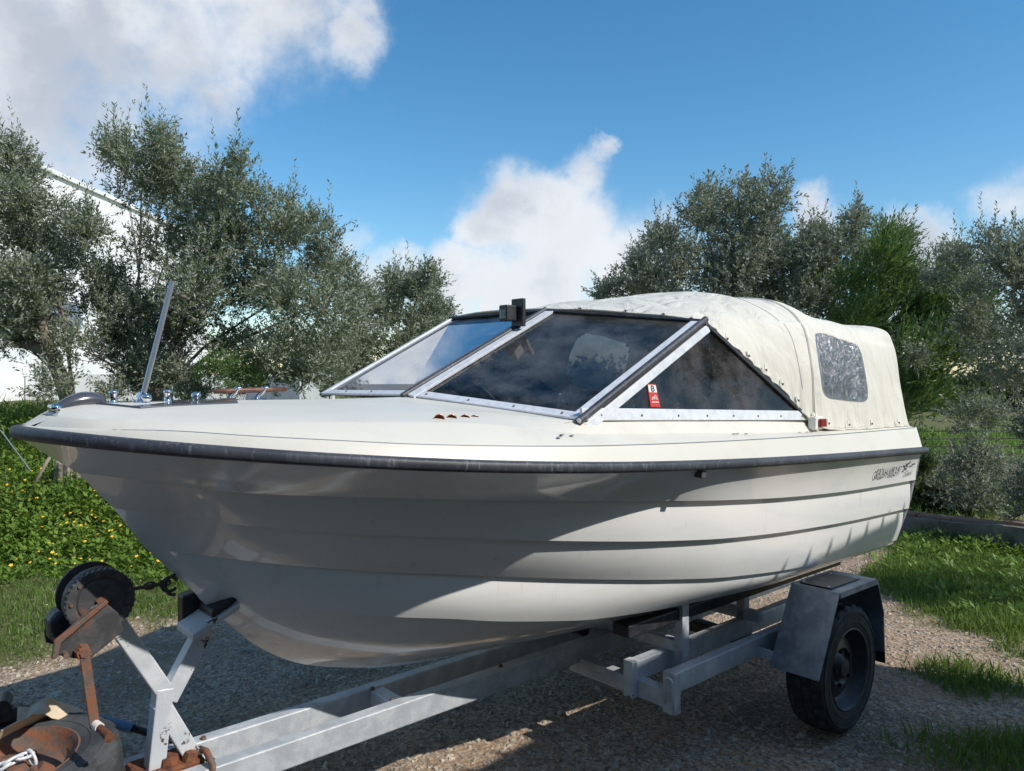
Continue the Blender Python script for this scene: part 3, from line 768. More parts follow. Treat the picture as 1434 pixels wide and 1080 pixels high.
for i, r in enumerate(S_):
    wgt = [1, .75, .45, .15, 0, 0][i]; row = [Vector((a, t_, z_)) for a, t_, z_ in r]
    for a, t_, z_ in r[:-1][::-1]:
        f = t_ / .66; row.append(Vector((a - .33 * f * wgt, -t_, z_ + .072 * f * wgt)))
    full_s.append(row)     # 11 points, port -> starboard


def cr(p0, p1, p2, p3, t): return .5 * ((2 * p1) + (-p0 + p2) * t + (2 * p0 - 5 * p1 + 4 * p2 - p3) * t * t + (-p0 + 3 * p1 - 3 * p2 + p3) * t ** 3)


def spl(pts, x):
    i = min(int(x), len(pts) - 2); f = x - i; g_ = lambda k: pts[min(max(k, 0), len(pts) - 1)]
    return cr(g_(i - 1), g_(i), g_(i + 1), g_(i + 2), f)


def can_pt(a, b_, off=0.0):
    p = spl([spl(r, b_) for r in full_s], a)
    if off:
        e = .02; pa = spl([spl(r, b_) for r in full_s], min(a + e, 4.999)) - spl([spl(r, b_) for r in full_s], max(a - e, 0)); pb = spl([spl(r, min(b_ + e, 9.999)) for r in full_s], a) if False else None
        q1 = spl([spl(r, min(b_ + e, 9.99)) for r in full_s], a) - spl([spl(r, max(b_ - e, 0)) for r in full_s], a)
        n_ = pa.cross(q1).normalized(); c_ = Vector((p.x, 0, 1.5)); n_ = n_ if n_.dot(p - c_) > 0 else -n_
        p = p + n_ * off
    return p


NA, NB = 110, 120


def wrinkle(a, b_, p):
    edge = min(b_, 10 - b_); tight = math.exp(-((a - round(a)) ** 2) / .02)
    wv = .010 * mn.noise(Vector((p.x * 5, p.y * 3, p.z * 2.5))) + .005 * mn.noise(Vector((p.x * 13, p.y * 7 + 3, p.z * 6)))
    sag = -.014 * math.sin(math.pi * (a % 1)) * (1 if edge > 2 else .3)
    scal = .006 * math.cos(a * 24) * max(0, 1 - edge * 2.2)
    return (wv + scal) * (1 - .6 * tight) + sag


WIN = [(3.05, 3.95, .60, 1.84), (2.55, 3.75, 8.05, 9.35)]


def in_win(a, b_, sc_=.93):
    for a0, a1, b0, b1 in WIN:
        u = (a - (a0 + a1) / 2) / ((a1 - a0) / 2) / sc_; v_ = (b_ - (b0 + b1) / 2) / ((b1 - b0) / 2) / sc_
        if abs(u) ** 6 + abs(v_) ** 6 < 1: return True
    return False


cvm = MB(); grid_ok = {}
def put(a, b_):
    p = can_pt(a, b_); q = wrinkle(a, b_, p); c_ = Vector((p.x, 0, 1.55)); n_ = (p - c_).normalized(); p = p + n_ * q
    return P(*p)
for i in range(NA + 1):
    for j in range(NB + 1): cvm.v.append(tuple(put(5 * i / NA * .9999, 10 * j / NB * .9999)))
for i in range(NA):
    for j in range(NB):
        if in_win(5 * (i + .5) / NA, 10 * (j + .5) / NB): continue
        k = i * (NB + 1) + j; cvm.f.append((k, k + NB + 1, k + NB + 2, k + 1))
# rear wall of the tent
o_ = len(cvm.v); 
for j in range(NB + 1):
    p = Vector(put(4.9999, 10 * j / NB * .9999)); base = P(4.215, -p.y, 1.36); 
    for f in (.33, .66, 1.0): cvm.v.append(tuple(Vector(p).lerp(base, f)))
for j in range(NB):
    ks = [NA * (NB + 1) + j] + [o_ + 3 * j + q for q in range(3)]; k2 = [NA * (NB + 1) + j + 1] + [o_ + 3 * (j + 1) + q for q in range(3)]
    for q in range(3): cvm.f.append((ks[q], ks[q + 1], k2[q + 1], k2[q]))
canopy = cvm.build('canopy', 'canvas', boat, smooth=True)
sol = canopy.modifiers.new('thickness', 'SOLIDIFY'); sol.thickness = .003; sol.offset = -1
for wi_, (a0, a1, b0, b1) in enumerate(WIN):
    wm = MB(); n = 28; rows = []
    for i in range(n + 1):
        r = []
        for j in range(n + 1):
            x = 2 * i / n - 1; y = 2 * j / n - 1
            mm = max(abs(x), abs(y)); 
            if mm > 0:
                L6 = (abs(x / mm) ** 7 + abs(y / mm) ** 7) ** (-1 / 7); x *= L6 * 1.0; y *= L6 * 1.0
            a = (a0 + a1) / 2 + x * (a1 - a0) / 2; b_ = (b0 + b1) / 2 + y * (b1 - b0) / 2
            p = can_pt(a, b_, .0); q = wrinkle(a, b_, p); c_ = Vector((p.x, 0, 1.55)); n_ = (p - c_).normalized()
            r.append(P(*(p + n_ * (q + .0045 + .0025 * mn.noise(p * 30)))))
        rows.append(r)
    wm.grid(rows); wm.build('canopy_window', 'vinyl', canopy, smooth=True)
# hem piping + seams
def canpath(f, n, off):
    out = []
    for i in range(n + 1):
        a, b_ = f(i / n); p = can_pt(a, b_); q = wrinkle(a, b_, p); c_ = Vector((p.x, 0, 1.55)); n_ = (p - c_).normalized(); out.append(P(*(p + n_ * (q + off))))
    return out
hm = MB(); hm.tube(canpath(lambda f: (f * 4.999, .0), 90, .001), .0045, 6); hm.tube(canpath(lambda f: (f * 4.999, 9.999), 90, .001), .0045, 6)
hm.tube(canpath(lambda f: (0, f * 9.999), 90, .002), .0045, 6); hm.build('hem', 'canvas', canopy, smooth=True)
sm = MB()
sm.tube(canpath(lambda f: (2.86, .05 + f * 4.9), 60, .001), .0045, 6)
sm.tube(canpath(lambda f: (2.83, .0 + f * 4.6), 40, .0015), .003, 5)
sm.build('zip_seam', 'canvas', canopy, smooth=True)
s5 = MB(); s5.tube(canpath(lambda f: (2.0 + .55 * (1 - f) ** 1.5, .55 + f * 4.4), 60, .0005), .0016, 5); s5.build('stitched_seam', M['dry'] if False else 'interior', canopy, smooth=True)
sn = MB(); sn.lathe([(0, .006), (.004, .005), (.0065, 0)], (0, 0, 0), (0, 0, 1), 10); snm = sn.build('snap_button', 'rustmetal', canopy, smooth=True)
tb_ = MB(); tb_.hexa([(-.007, -.001, -.012), (.007, -.001, -.012), (.007, .003, -.012), (-.007, .003, -.012), (-.003, -.001, .012), (.003, -.001, .012), (.003, .003, .012), (-.003, .003, .012)])
tbm = tb_.build('snap_tab', 'white', canopy)
spots = [(a, .13) for a in (.08, .55, 1.0, 1.45, 1.9, 2.35, 2.8, 3.12, 3.5, 3.95, 4.6)] + [(.02, .6), (.02, 1.6), (.02, 2.7), (.02, 3.9)]
for i, (a, b_) in enumerate(spots):
    p = P(*can_pt(a, b_)); n_ = Vector((-.1, -1, .25)).normalized() if a > .05 else Vector((-.5, -.1, .8)).normalized()
    for k_, proto in ((0, snm), (1, tbm)):
        o = proto if i == 0 else proto.copy()
        if i: COL.objects.link(o); o.parent = canopy
        o.location = p + n_ * (.009 if k_ == 0 else .006) - Vector((0, 0, 0 if k_ == 0 else -.012))
        o.rotation_euler = n_.to_track_quat('Z' if k_ == 0 else '-Y', 'Y' if k_ == 0 else 'Z').to_euler()

# ---------------- deck fittings
def dz(s, t):   # height of the foredeck
    f = min(abs(t) / max(C2[1](min(s, 1.53)), .05), 1); return lerp(1.5645, C2[2](min(s, 1.53)), f)
ht = MB(); hp = [(.16, .0), (.27, .17), (.57, .14), (.63, -.02), (.53, -.15), (.25, -.12)]
ht.v = [tuple(P(s, t, dz(s, t) - .004)) for s, t in hp] + [tuple(P(s, t, dz(s, t) + .010)) for s, t in hp]; ht.f = [tuple(range(6, 12)), tuple(range(6))[::-1]] + [(i, (i + 1) % 6, 6 + (i + 1) % 6, 6 + i) for i in range(6)]
ht.build('locker_hatch', 'hatch', boat, bevel=.003)
fl = MB()  # bow fairlead: dark arched roller cover
rows = []
for i in range(15):
    f = i / 14; s_ = .075 + .14 * f; hgt = .048 * math.sin(math.pi * min(1, (1 - f) * .80 + .2)) ** .7
    w_ = .036 * (1 - .45 * f); z0 = 1.548 + .008 * f
    rows.append([P(s_, .02 + w_, z0), P(s_, .02 + w_ * .8, z0 + hgt * .8), P(s_, .02, z0 + hgt), P(s_, .02 - w_ * .8, z0 + hgt * .8), P(s_, .02 - w_, z0)])
fl.grid(rows, flip=True); fo = fl.build('bow_fairlead', 'hatch', boat, smooth=True); fo.modifiers.new('thickness', 'SOLIDIFY').thickness = .006
fr_ = MB(); fr_.tube([P(.085, .055, 1.556), P(.085, -.015, 1.556)], .012, 12); fr_.build('roller', 'chrome', fo, smooth=True)
bl = MB(); bl.lathe([(.016, 0), (.011, .004), (.010, .025), (.013, .028), (.013, .036), (.009, .040), (0, .041)], (0, 0, 0), (0, 0, 1), 20); blm = bl.build('bollard', 'chrome', boat, smooth=True, angle=50)
for i, (s_, t_) in enumerate([(.245, .0), (.405, -.01)]):
    o = blm if i == 0 else blm.copy()
    if i: COL.objects.link(o); o.parent = boat
    o.location = P(s_, t_, dz(s_, t_) - .001)
bl = MB(); bl.lathe([(.013, 0), (.009, .006), (.014, .012), (.016, .018), (.013, .026), (.006, .030), (0, .031)], (0, 0, 0), (0, 0, 1), 20); bm_ = bl.build('filler_cap', 'chrome', boat, smooth=True)
for i, (s_, t_) in enumerate([(.49, .0), (.33, .03)]):
    o = bm_ if i == 0 else bm_.copy()
    if i: COL.objects.link(o); o.parent = boat
    o.location = P(s_, t_, dz(s_, t_))
# flag staff
ps = MB(); ps.tube([P(.325, .0, 1.57), P(.416, 0.0, 1.945)], .0085, 16); pst = ps.build('staff', 'steel', boat, smooth=True, angle=40)
ps = MB(); ps.lathe([(.026, 0), (.024, .006), (.014, .010), (.0135, .034), (0, .034)], P(.322, 0, 1.562), P(.416, 0, 1.945) - P(.325, 0, 1.57), 20); ps.build('staff_socket', 'chrome', pst, smooth=True, angle=40)
# cleat with wooden bar
cl = MB()
for s_ in (.665, .765):
    cl.tube([P(s_ - .012, -.14, 1.560), P(s_ - .006, -.14, 1.575), P(s_ + .008, -.14, 1.584), P(s_ + .014, -.14, 1.598), P(s_ + .030, -.14, 1.604)], [.013, .008, .008, .011, .007], 10)
    cl.hexa([P(s_ - .035, -.12, 1.556), P(s_ - .035, -.16, 1.556), P(s_ + .03, -.16, 1.556), P(s_ + .03, -.12, 1.556), P(s_ - .02, -.13, 1.565), P(s_ - .02, -.15, 1.565), P(s_ + .015, -.15, 1.565), P(s_ + .015, -.13, 1.565)])
co_ = cl.build('mooring_cleat', 'chrome', boat, smooth=True, angle=50)
cw = MB(); cw.tube([P(.60, -.14, 1.592), P(.66, -.14, 1.594), P(.80, -.14, 1.596), P(.865, -.14, 1.597)], [.008, .0095, .0095, .008], 10); cw.build('wooden_bar', 'wood', co_, smooth=True)
# clam vents
cv = MB()
rows = []
for i in range(9):
    a = math.pi * i / 8
    rows.append([Vector((-.018 * math.cos(a) * math.cos(b_ * math.pi / 2), -.02 * math.sin(b_ * math.pi / 2) * 1.0, .017 * math.sin(a) * math.cos(b_ * math.pi / 2))) for b_ in np.linspace(0, 1, 7)])
cv.grid(rows); cvo = cv.build('clam_vent', 'copper', boat, smooth=True); cvo.modifiers.new('thickness', 'SOLIDIFY').thickness = .002
def c2pos(px, t_, z_):  # along-boat position that a sight line through this column reaches
    a = (px - CX) / F; return (a * (BY - UX * t_) - BX - UY * t_) / (UX - a * UY)
for i, px in enumerate((615, 632.5, 651, 664.5)):
    o = cvo if i == 0 else cvo.copy()
    if i: COL.objects.link(o); o.parent = boat
    s_ = c2pos(px, .62, 1.51); o.location = P(s_, .62, lerp(C1[2](s_), C2[2](s_), .3) - .001); o.rotation_euler = (0, 0, math.radians(150))
# small drain / screw holes on the side deck
hl = MB(); hl.lathe([(0, .0015), (.006, .0015), (.008, 0)], (0, 0, 0), (0, 0, 1), 12); hlo = hl.build('deck_eyelet', 'black', boat)
for i, (px, t_) in enumerate([(783, .80), (787, .785), (801, .79), (1028, .80), (1033, .795), (1045, .80), (1120, .80), (1130, .80), (1137, .80)]):
    o = hlo if i == 0 else hlo.copy()
    if i: COL.objects.link(o); o.parent = boat
    s_ = c2pos(px, t_, 1.4); f = (KN[1](s_) - t_) / (KN[1](s_) - C1[1](s_)); o.location = P(s_, t_, lerp(KN[2](s_), C1[2](s_), f) + .005); o.scale = (1.3, .8, 1)
# navigation light
nl = MB(); nl.box(3.07, 3.15, -.792, -.752, 1.39 - KZ, 1.452 - KZ); no = nl.build('navigation_light', 'white', boat, bevel=.006)
nl = MB(); nl.box(3.095, 3.155, -.806, -.7925, 1.402 - KZ, 1.442 - KZ); nl.build('red_lens', 'red', no, bevel=.004)
# bracket under the rail
s_ = c2pos(986, .90, 1.3); bk = MB(); bk.hexa([P(s_ - .018, .868, 1.272), P(s_ + .010, .868, 1.266), P(s_ + .010, .902, 1.266), P(s_ - .018, .902, 1.272), P(s_ - .014, .868, 1.30), P(s_ + .016, .868, 1.296), P(s_ + .016, .902, 1.296), P(s_ - .014, .902, 1.30)]); bk.build('rail_bracket', 'blackmetal', boat, bevel=.004)
# bow eye
be = MB(); c_ = P(.425, 0, .985); be.tube([c_ + Vector((-.03 * math.sin(a), 0, .032 * math.cos(a))) for a in np.linspace(0, math.pi, 12)], .0055, 8); be.build('bow_eye', 'blackmetal', boat, smooth=True)


# registration lettering wrapped on the topside panel
def hull_side(s, z):
    za, zb = L0[2](s), L1[2](s); f = (za - z) / (za - zb); return lerp(L0[1](s), L1[1](s), f)


def lettering(txt, s0, z0, size, xs, shear, name='registration_lettering', zslope=0.0):
    cu = bpy.data.curves.new('txt', 'FONT'); cu.body = txt; cu.size = size; cu.shear = shear; cu.space_character = 1.05
    ob = bpy.data.objects.new('txt', cu); COL.objects.link(ob); bpy.context.view_layer.update()
    me = bpy.data.meshes.new_from_object(ob.evaluated_get(bpy.context.evaluated_depsgraph_get())); bpy.data.objects.remove(ob); bpy.data.curves.remove(cu)
    for v_ in me.vertices:
        s = s0 + v_.co.x * xs; z = z0 + v_.co.y + (s - s0) * zslope; v_.co = P(s, hull_side(s, z) + .0035, z)
    me.name = name; me.materials.clear(); me.materials.append(M['ink']); o = bpy.data.objects.new(name, me); COL.objects.link(o); o.parent = boat; return o


lettering('GR2LH-1002-97', 3.60, 1.115, .075, .66, .32, zslope=-.03)
lettering('Classic', 4.02, 1.092, .042, .9, .5, 'script_lettering')
em = MB(); 
def hp_(s, z): return P(s, hull_side(s, z) + .004, z)
nn = Vector((0, -1, 0))
for pts_ in ([(4.00, 1.165), (4.03, 1.150), (4.02, 1.130)], [(4.01, 1.158), (4.05, 1.160), (4.07, 1.172)], [(4.03, 1.150), (4.05, 1.142)], [(4.10, 1.150), (4.15, 1.152)], [(4.00, 1.128), (4.03, 1.132)]):
    em = MB(); stroke(em, pts_, .007, hp_, nn); em.build('emblem_stroke', 'ink', boat)

# ------------------------------------------------------------------ trailer
tr = empty('boat_trailer', (BX, BY, 0), TH, 'galvanised grey boat trailer with winch post carrying the white motorboat', 'trailer')
ZT = .42
for t_, nm in ((.085, 'main_beam'), (-.115, 'main_beam')):
    mb = MB(); mb.beam(Q(.30, t_, ZT - .045), Q(4.15, t_, ZT - .045), .055, .09, (0, 1, 0)); mb.build(nm, 'galv', tr, bevel=.005)
for s_ in (1.22, 2.6, 3.6):
    mb = MB(); mb.box(s_ - .03, s_ + .03, -.0575 + .0, .0875, ZT - .082, ZT - .006); mb.build('crossmember', 'galv', tr, bevel=.004)
bt = MB(); bt.lathe([(0, .01), (.008, .01), (.010, 0)], (0, 0, 0), (0, 0, 1), 6); bto = bt.build('bolt', 'rustmetal', tr)
for i, p in enumerate([(1.20, .055, ZT - .006), (1.20, -.085, ZT - .006), (1.72, .085, ZT), (.55, -.10, ZT)]):
    o = bto if i == 0 else bto.copy()
    if i: COL.objects.link(o); o.parent = tr
    o.location = Q(*p)
# coupler end of the drawbar, rusty
mb = MB(); mb.beam(Q(-.75, -.015, ZT - .06), Q(.33, -.015, ZT - .06), .10, .07, (0, 1, 0)); mb.build('drawbar', 'galvrust', tr, bevel=.006)
mb = MB(); mb.box(.30, .50, -.055, .085, ZT - .03, ZT + .012); mb.build('clamp_plate', 'rust', tr, bevel=.008)
mb = MB(); mb.tube([Q(.50, .11, ZT - .06), Q(.50, .115, ZT + .01), Q(.50, .06, ZT + .035), Q(.50, 0, ZT + .02)], .010, 8); mb.build('u_bolt', 'rustmetal', tr, smooth=True)
mb = MB(); mb.lathe([(0, .03), (.03, .025), (.035, 0), (.03, -.03)], Q(.40, .01, ZT + .01), (0, 0, 1), 8); mb.lathe([(0, .03), (.02, .025), (.026, 0), (.02, -.03)], Q(.46, .03, ZT + .01), (.2, 0, 1), 8); mb.build('rusty_nut', 'rust', tr)
# winch post
def post(name, a, b, m='galvrust', wd=.052, ht=.052):
    mb = MB(); mb.beam(Q(*a), Q(*b), wd, ht, (0, 1, 0)); return mb.build(name, m, tr, bevel=.004)
post('winch_post', (.352, 0, ZT - .09), (.388, 0, .672))
post('winch_post_arm', (.40, 0.0, .64), (.250, 0, .905), wd=.049)
post('winch_post_arm', (.40, 0.0, .63), (.520, 0, .835), wd=.050)
post('brace', (.375, 0, .63), (.49, 0, ZT - .02), wd=.047)
mb = MB(); mb.hexa([Q(.155, .028, .862), Q(.155, -.028, .862), Q(.262, -.028, .862), Q(.262, .028, .862), Q(.165, .028, .915), Q(.165, -.028, .915), Q(.262, -.028, .915), Q(.262, .028, .915)]); mb.build('winch_bracket', 'galvrust', tr, bevel=.004)
# V bow rest: rubber pads and steel angle
def slab(name, m, sz, t0, t1, lo, hi, bev=.004):   # sz = [(s,z),(s,z)] sloping centre line
    (s0_, z0_), (s1_, z1_) = sz; mb = MB()
    mb.hexa([Q(s0_, t0, z0_ + lo), Q(s1_, t0, z1_ + lo), Q(s1_, t1, z1_ + lo), Q(s0_, t1, z0_ + lo), Q(s0_, t0, z0_ + hi), Q(s1_, t0, z1_ + hi), Q(s1_, t1, z1_ + hi), Q(s0_, t1, z0_ + hi)]); return mb.build(name, m, tr, bevel=bev)
slab('bow_rest', 'galvrust', [(.450, .832), (.600, .902)], -.065, .085, -.012, .010)
slab('bow_pad', 'black', [(.515, .866), (.607, .911)], -.050, .070, .008, .032, .006)
slab('bow_pad', 'black', [(.470, .858), (.55, .875)], -.12, -.066, -.03, .065, .006)
# winch
WC = Q(.192, .075, .995)
wn = MB(); NTT = 72
wn.lathe([(0, .006), (.060, .006), (.064, .002), (.070, .006), (.090, .006), (.0935, .004), (.0935, -.008), (.0, -.008)], WC, Q(0, 1, 0), NTT * 2, rad=lambda k, j, r: r - (.005 if (k % 4) < 2 and j in (5, 6) else 0))
wnr = wn.build('winch_gear', 'blackmetal', tr, smooth=True, angle=30)
b7 = MB(); b7.lathe([(0, .004), (.005, .004), (.006, 0)], (0, 0, 0), (0, 0, 1), 6); b7o = b7.build('rivet', 'rustmetal', wnr)
for i in range(9):
    a = 2 * math.pi * i / 9 + .3; o = b7o if i == 0 else b7o.copy()
    if i: COL.objects.link(o); o.parent = wnr
    o.location = WC + Vector((.078 * math.cos(a), -.007, .078 * math.sin(a))); o.rotation_euler = (math.radians(90), 0, 0)
mb = MB(); mb.lathe([(0, .012), (.088, .012), (.092, .006), (.092, -.025), (.05, -.03), (.05, -.09), (.092, -.095), (.092, -.105), (0, -.105)], WC + Vector((0, .022, 0)), Q(0, 1, 0), 40); mb.build('winch_drum', 'blackmetal', tr, smooth=True, angle=35)
mb = MB(); mb.lathe([(.0, .018), (.014, .018), (.018, .012), (.018, .0)], WC, Q(0, 1, 0), 6); mb.build('hub_nut', 'rustmetal', tr)
fp = [(.195, .998), (.235, .955), (.250, .900), (.165, .842), (.120, .850), (.075, .872), (.070, .91), (.16, .985)]
def plate(name, pts, y0, y1, m, bev=.003):
    mb = MB(); k = len(pts); mb.v = [tuple(Q(s_, y0, z_)) for s_, z_ in pts] + [tuple(Q(s_, y1, z_)) for s_, z_ in pts]
    mb.f = [tuple(range(k)), tuple(range(k, 2 * k))[::-1]] + [(i, k + i, k + (i + 1) % k, (i + 1) % k) for i in range(k)]; return mb.build(name, m, tr, bevel=bev)
plate('winch_frame', fp, .085, .091, 'blackmetal')
plate('winch_frame', fp, -.045, -.039, 'blackmetal')
plate('winch_edge_strip', [(.198, 1.004), (.206, .994), (.085, .905), (.075, .865), (.062, .865), (.068, .915)], .091, .105, 'rustmetal')
plate('winch_cover', [(.070, .945), (.10, .975), (.16, .95), (.20, .88), (.17, .840), (.11, .850), (.075, .895)], -.06, .02, 'black', .015)
mb = MB(); mb.lathe([(0, .035), (.012, .035), (.012, .03), (.02, .03), (.022, .0)], Q(.138, .091, .868), Q(0, 1, 0), 6); mb.build('crank_nut', 'rustmetal', tr)
mb = MB(); mb.tube([Q(.095, .09, .87), Q(.095, .115, .87)], .008, 8); mb.build('pawl_bolt', 'rustmetal', tr)
mb = MB(); mb.beam(Q(.137, .118, .885), Q(.165, .122, .655), .008, .026, (0, 1, 0)); mb.build('crank_arm', 'rustmetal', tr, bevel=.002)
mb = MB(); mb.tube([Q(.166, .125, .662), Q(.17, .152, .661)], .013, 14); mb.build('crank_collar', 'white', tr, smooth=True, angle=50)
mb = MB(); mb.tube([Q(.17, .150, .661), Q(.172, .175, .660), Q(.176, .222, .657), Q(.176, .228, .657)], [.010, .0105, .0125, .013], 14); mb.build('crank_handle', 'rust', tr, smooth=True, angle=50)
mb = MB(); mb.tube([Q(.23, .03, 1.005), Q(.33, .015, .998), Q(.385, .01, .998)], .006, 8)
for k in range(3):
    c_ = Q(.345 + .022 * k, .01, .998); mb.tube([c_ + Vector((.017 * math.cos(a), .010 * math.sin(a) * (k % 2), .010 * math.sin(a) * ((k + 1) % 2))) for a in np.linspace(0, 2 * math.pi, 13)], .0035, 6, False)
c_ = Q(.405, .01, .992); mb.tube([c_ + Vector((.024 * math.cos(a), 0, .022 * math.sin(a))) for a in np.linspace(.4, 5.6, 16)], .0055, 8)
mb.build('winch_strap_hook', 'blackmetal', tr, smooth=True)
# rear sub frame
for t_, z_ in ((.42, .385), (.61, .385)):
    mb = MB(); mb.beam(Q(2.16 if t_ < .5 else 2.19, t_, z_), Q(3.55, t_, z_), .05, .085, (0, 1, 0)); mb.build('side_beam', 'galv', tr, bevel=.004)
for t_ in (-.45,):
    mb = MB(); mb.beam(Q(2.2, t_, .385), Q(3.55, t_, .385), .05, .085, (0, 1, 0)); mb.build('side_beam', 'galv', tr, bevel=.004)
mb = MB(); mb.beam(Q(2.20, .05, .315), Q(2.20, .60, .315), .05, .075, (1, 0, 0)); mb.build('crossmember', 'galv', tr, bevel=.004)
mb = MB(); mb.hexa([Q(2.172, .05, .352), Q(2.228, .05, .352), Q(2.228, -.02, .36), Q(2.172, -.02, .36), Q(2.172, .06, .358), Q(2.228, .06, .358), Q(2.228, -.02, .378), Q(2.172, -.02, .378)]); mb.build('bent_plate', 'galv', tr)
mb = MB(); mb.beam(Q(2.17, .42, .275), Q(2.17, .42, .432), .052, .045, (0, 1, 0)); mb.build('stub_post', 'galvrust', tr, bevel=.004)
mb = MB(); mb.beam(Q(2.19, .615, .262), Q(2.19, .615, .432), .060, .045, (0, 1, 0)); mb.build('stub_post', 'galv', tr, bevel=.004)
mb = MB(); c_ = Q(2.16, .63, .40); mb.tube([c_ + Vector((-.008, .02, -.09)), c_ + Vector((-.01, .02, 0))] + [c_ + Vector((-.012, .02 * math.cos(a), .02 * math.sin(a))) for a in np.linspace(.3, math.pi - .3, 6)] + [c_ + Vector((-.01, -.02, 0)), c_ + Vector((-.008, -.02, -.12))], .0045, 6); mb.build('u_bolt', 'alu', tr, smooth=True)
for s_, t_, z1 in ((2.42, .50, .66), (3.05, .42, .70), (2.42, -.5, .66), (3.05, -.42, .70)):
    mb = MB(); mb.beam(Q(s_, t_, .34), Q(s_, t_, z1), .045, .05, (0, 1, 0)); mb.build('upright', 'galv', tr, bevel=.004)
for t_ in (.46, -.46):
    mb = MB(); mb.beam(Q(2.05, t_, .594), Q(3.95, t_, .585), .09, .055, (0, 1, 0)); mb.build('bunk', 'black', tr, bevel=.006)
for s_ in (2.42, 3.05):
    mb = MB(); mb.beam(Q(s_, -.52, .45), Q(s_, .52, .45), .05, .05, (1, 0, 0)); mb.build('crossmember', 'galv', tr, bevel=.004)
for s_ in (2.3, 3.2):
    mb = MB(); mb.tube([Q(s_, -.055, .435), Q(s_, 0, .43), Q(s_, .03, .435)], [.034, .024, .034], 16); mb.build('keel_roller', 'black', tr, smooth=True)
mb = MB(); mb.beam(Q(3.088, -.76, .305), Q(3.088, .76, .305), .06, .06, (1, 0, 0)); mb.build('axle', 'blackmetal', tr, bevel=.006)
mb = MB(); mb.beam(Q(2.83, .62, .365), Q(2.83, .915, .355), .012, .045, (1, 0, 0)); mb.build('fender_stay', 'galv', tr, bevel=.002)


def wheel(name, c, ax, r, wd, parent, tyre_m, rim_m, rimr=.60):
    ax = Vector(ax).normalized(); h = wd / 2
    rt = empty(name, c); rt.parent = parent
    seg = 144
    prof = [(rimr * r, -h * .78), (rimr * r * 1.04, -h * .95), (r * .72, -h * .99), (r * .725, -h * 1.02), (r * .74, -h * 1.02), (r * .745, -h), (r * .86, -h), (r * .865, -h * 1.03), (r * .88, -h * 1.03), (r * .885, -h * .98), (r * .93, -h * .95), (r * .972, -h * .84), (r * .985, -h * .80), (r * .992, -h * .5), (r * .978, -h * .46), (r * .978, -h * .40), (r * .998, -h * .36), (r * 1.0, -h * .06), (r * .980, -h * .03), (r * .980, h * .03), (r * 1.0, h * .06), (r * .998, h * .36), (r * .978, h * .40), (r * .978, h * .46), (r * .992, h * .5), (r * .985, h * .80), (r * .972, h * .84), (r * .93, h * .95), (r * .885, h * .98), (r * .88, h * 1.03), (r * .865, h * 1.03), (r * .86, h), (r * .745, h), (r * .74, h * 1.02), (r * .725, h * 1.02), (r * .72, h * .99), (rimr * r * 1.04, h * .95), (rimr * r, h * .78), (rimr * r, -h * .78)]
    def rad(k, j, r_):
        if j in (11, 12, 13) and (k % 6) < 2: return r_ - .009
        if j in (24, 25, 26) and ((k + 3) % 6) < 2: return r_ - .009
        if j in (16, 17) and ((k + 1) % 6) < 1: return r_ - .007
        if j in (20, 21) and ((k + 4) % 6) < 1: return r_ - .007
        return r_
    mb = MB(); mb.lathe(prof, (0, 0, 0), ax, seg, rad); mb.build('tyre', tyre_m, rt, smooth=True, angle=30)
    q = rimr * r
    mb = MB(); mb.lathe([(q * 1.06, h * .97), (q * 1.03, h * .99), (q * .96, h * .80), (q * .90, h * .45), (q * .80, h * .32), (q * .70, h * .42), (q * .50, h * .52), (q * .40, h * .38), (q * .30, h * .46), (q * .22, h * .72), (0, h * .75)], (0, 0, 0), ax, 64)
    mb.lathe([(q, -h * .8), (q * .9, 0), (q * .9, h * .1)], (0, 0, 0), ax, 64)
    rm = mb.build('rim', rim_m, rt, smooth=True, angle=40)
    u = ax.orthogonal().normalized(); v_ = ax.cross(u)
    nb = MB(); nb.lathe([(0, .016), (.009, .016), (.011, 0)], (0, 0, 0), (0, 0, 1), 6); no_ = nb.build('wheel_nut', rim_m, rm)
    for i in range(5):
        a = 2 * math.pi * i / 5 + .4; o = no_ if i == 0 else no_.copy()
        if i: COL.objects.link(o); o.parent = rm
        o.location = (u * math.cos(a) + v_ * math.sin(a)) * q * .45 + ax * h * .50; o.rotation_euler = ax.to_track_quat('Z', 'Y').to_euler()
    return rt


wheel('wheel', Q(3.088, .862, .303), Q(0, 1, 0), .292, .175, tr, 'tyre', 'black')
wheel('wheel', Q(3.088, -.862, .303), Q(0, -1, 0), .292, .175, tr, 'tyre', 'black')
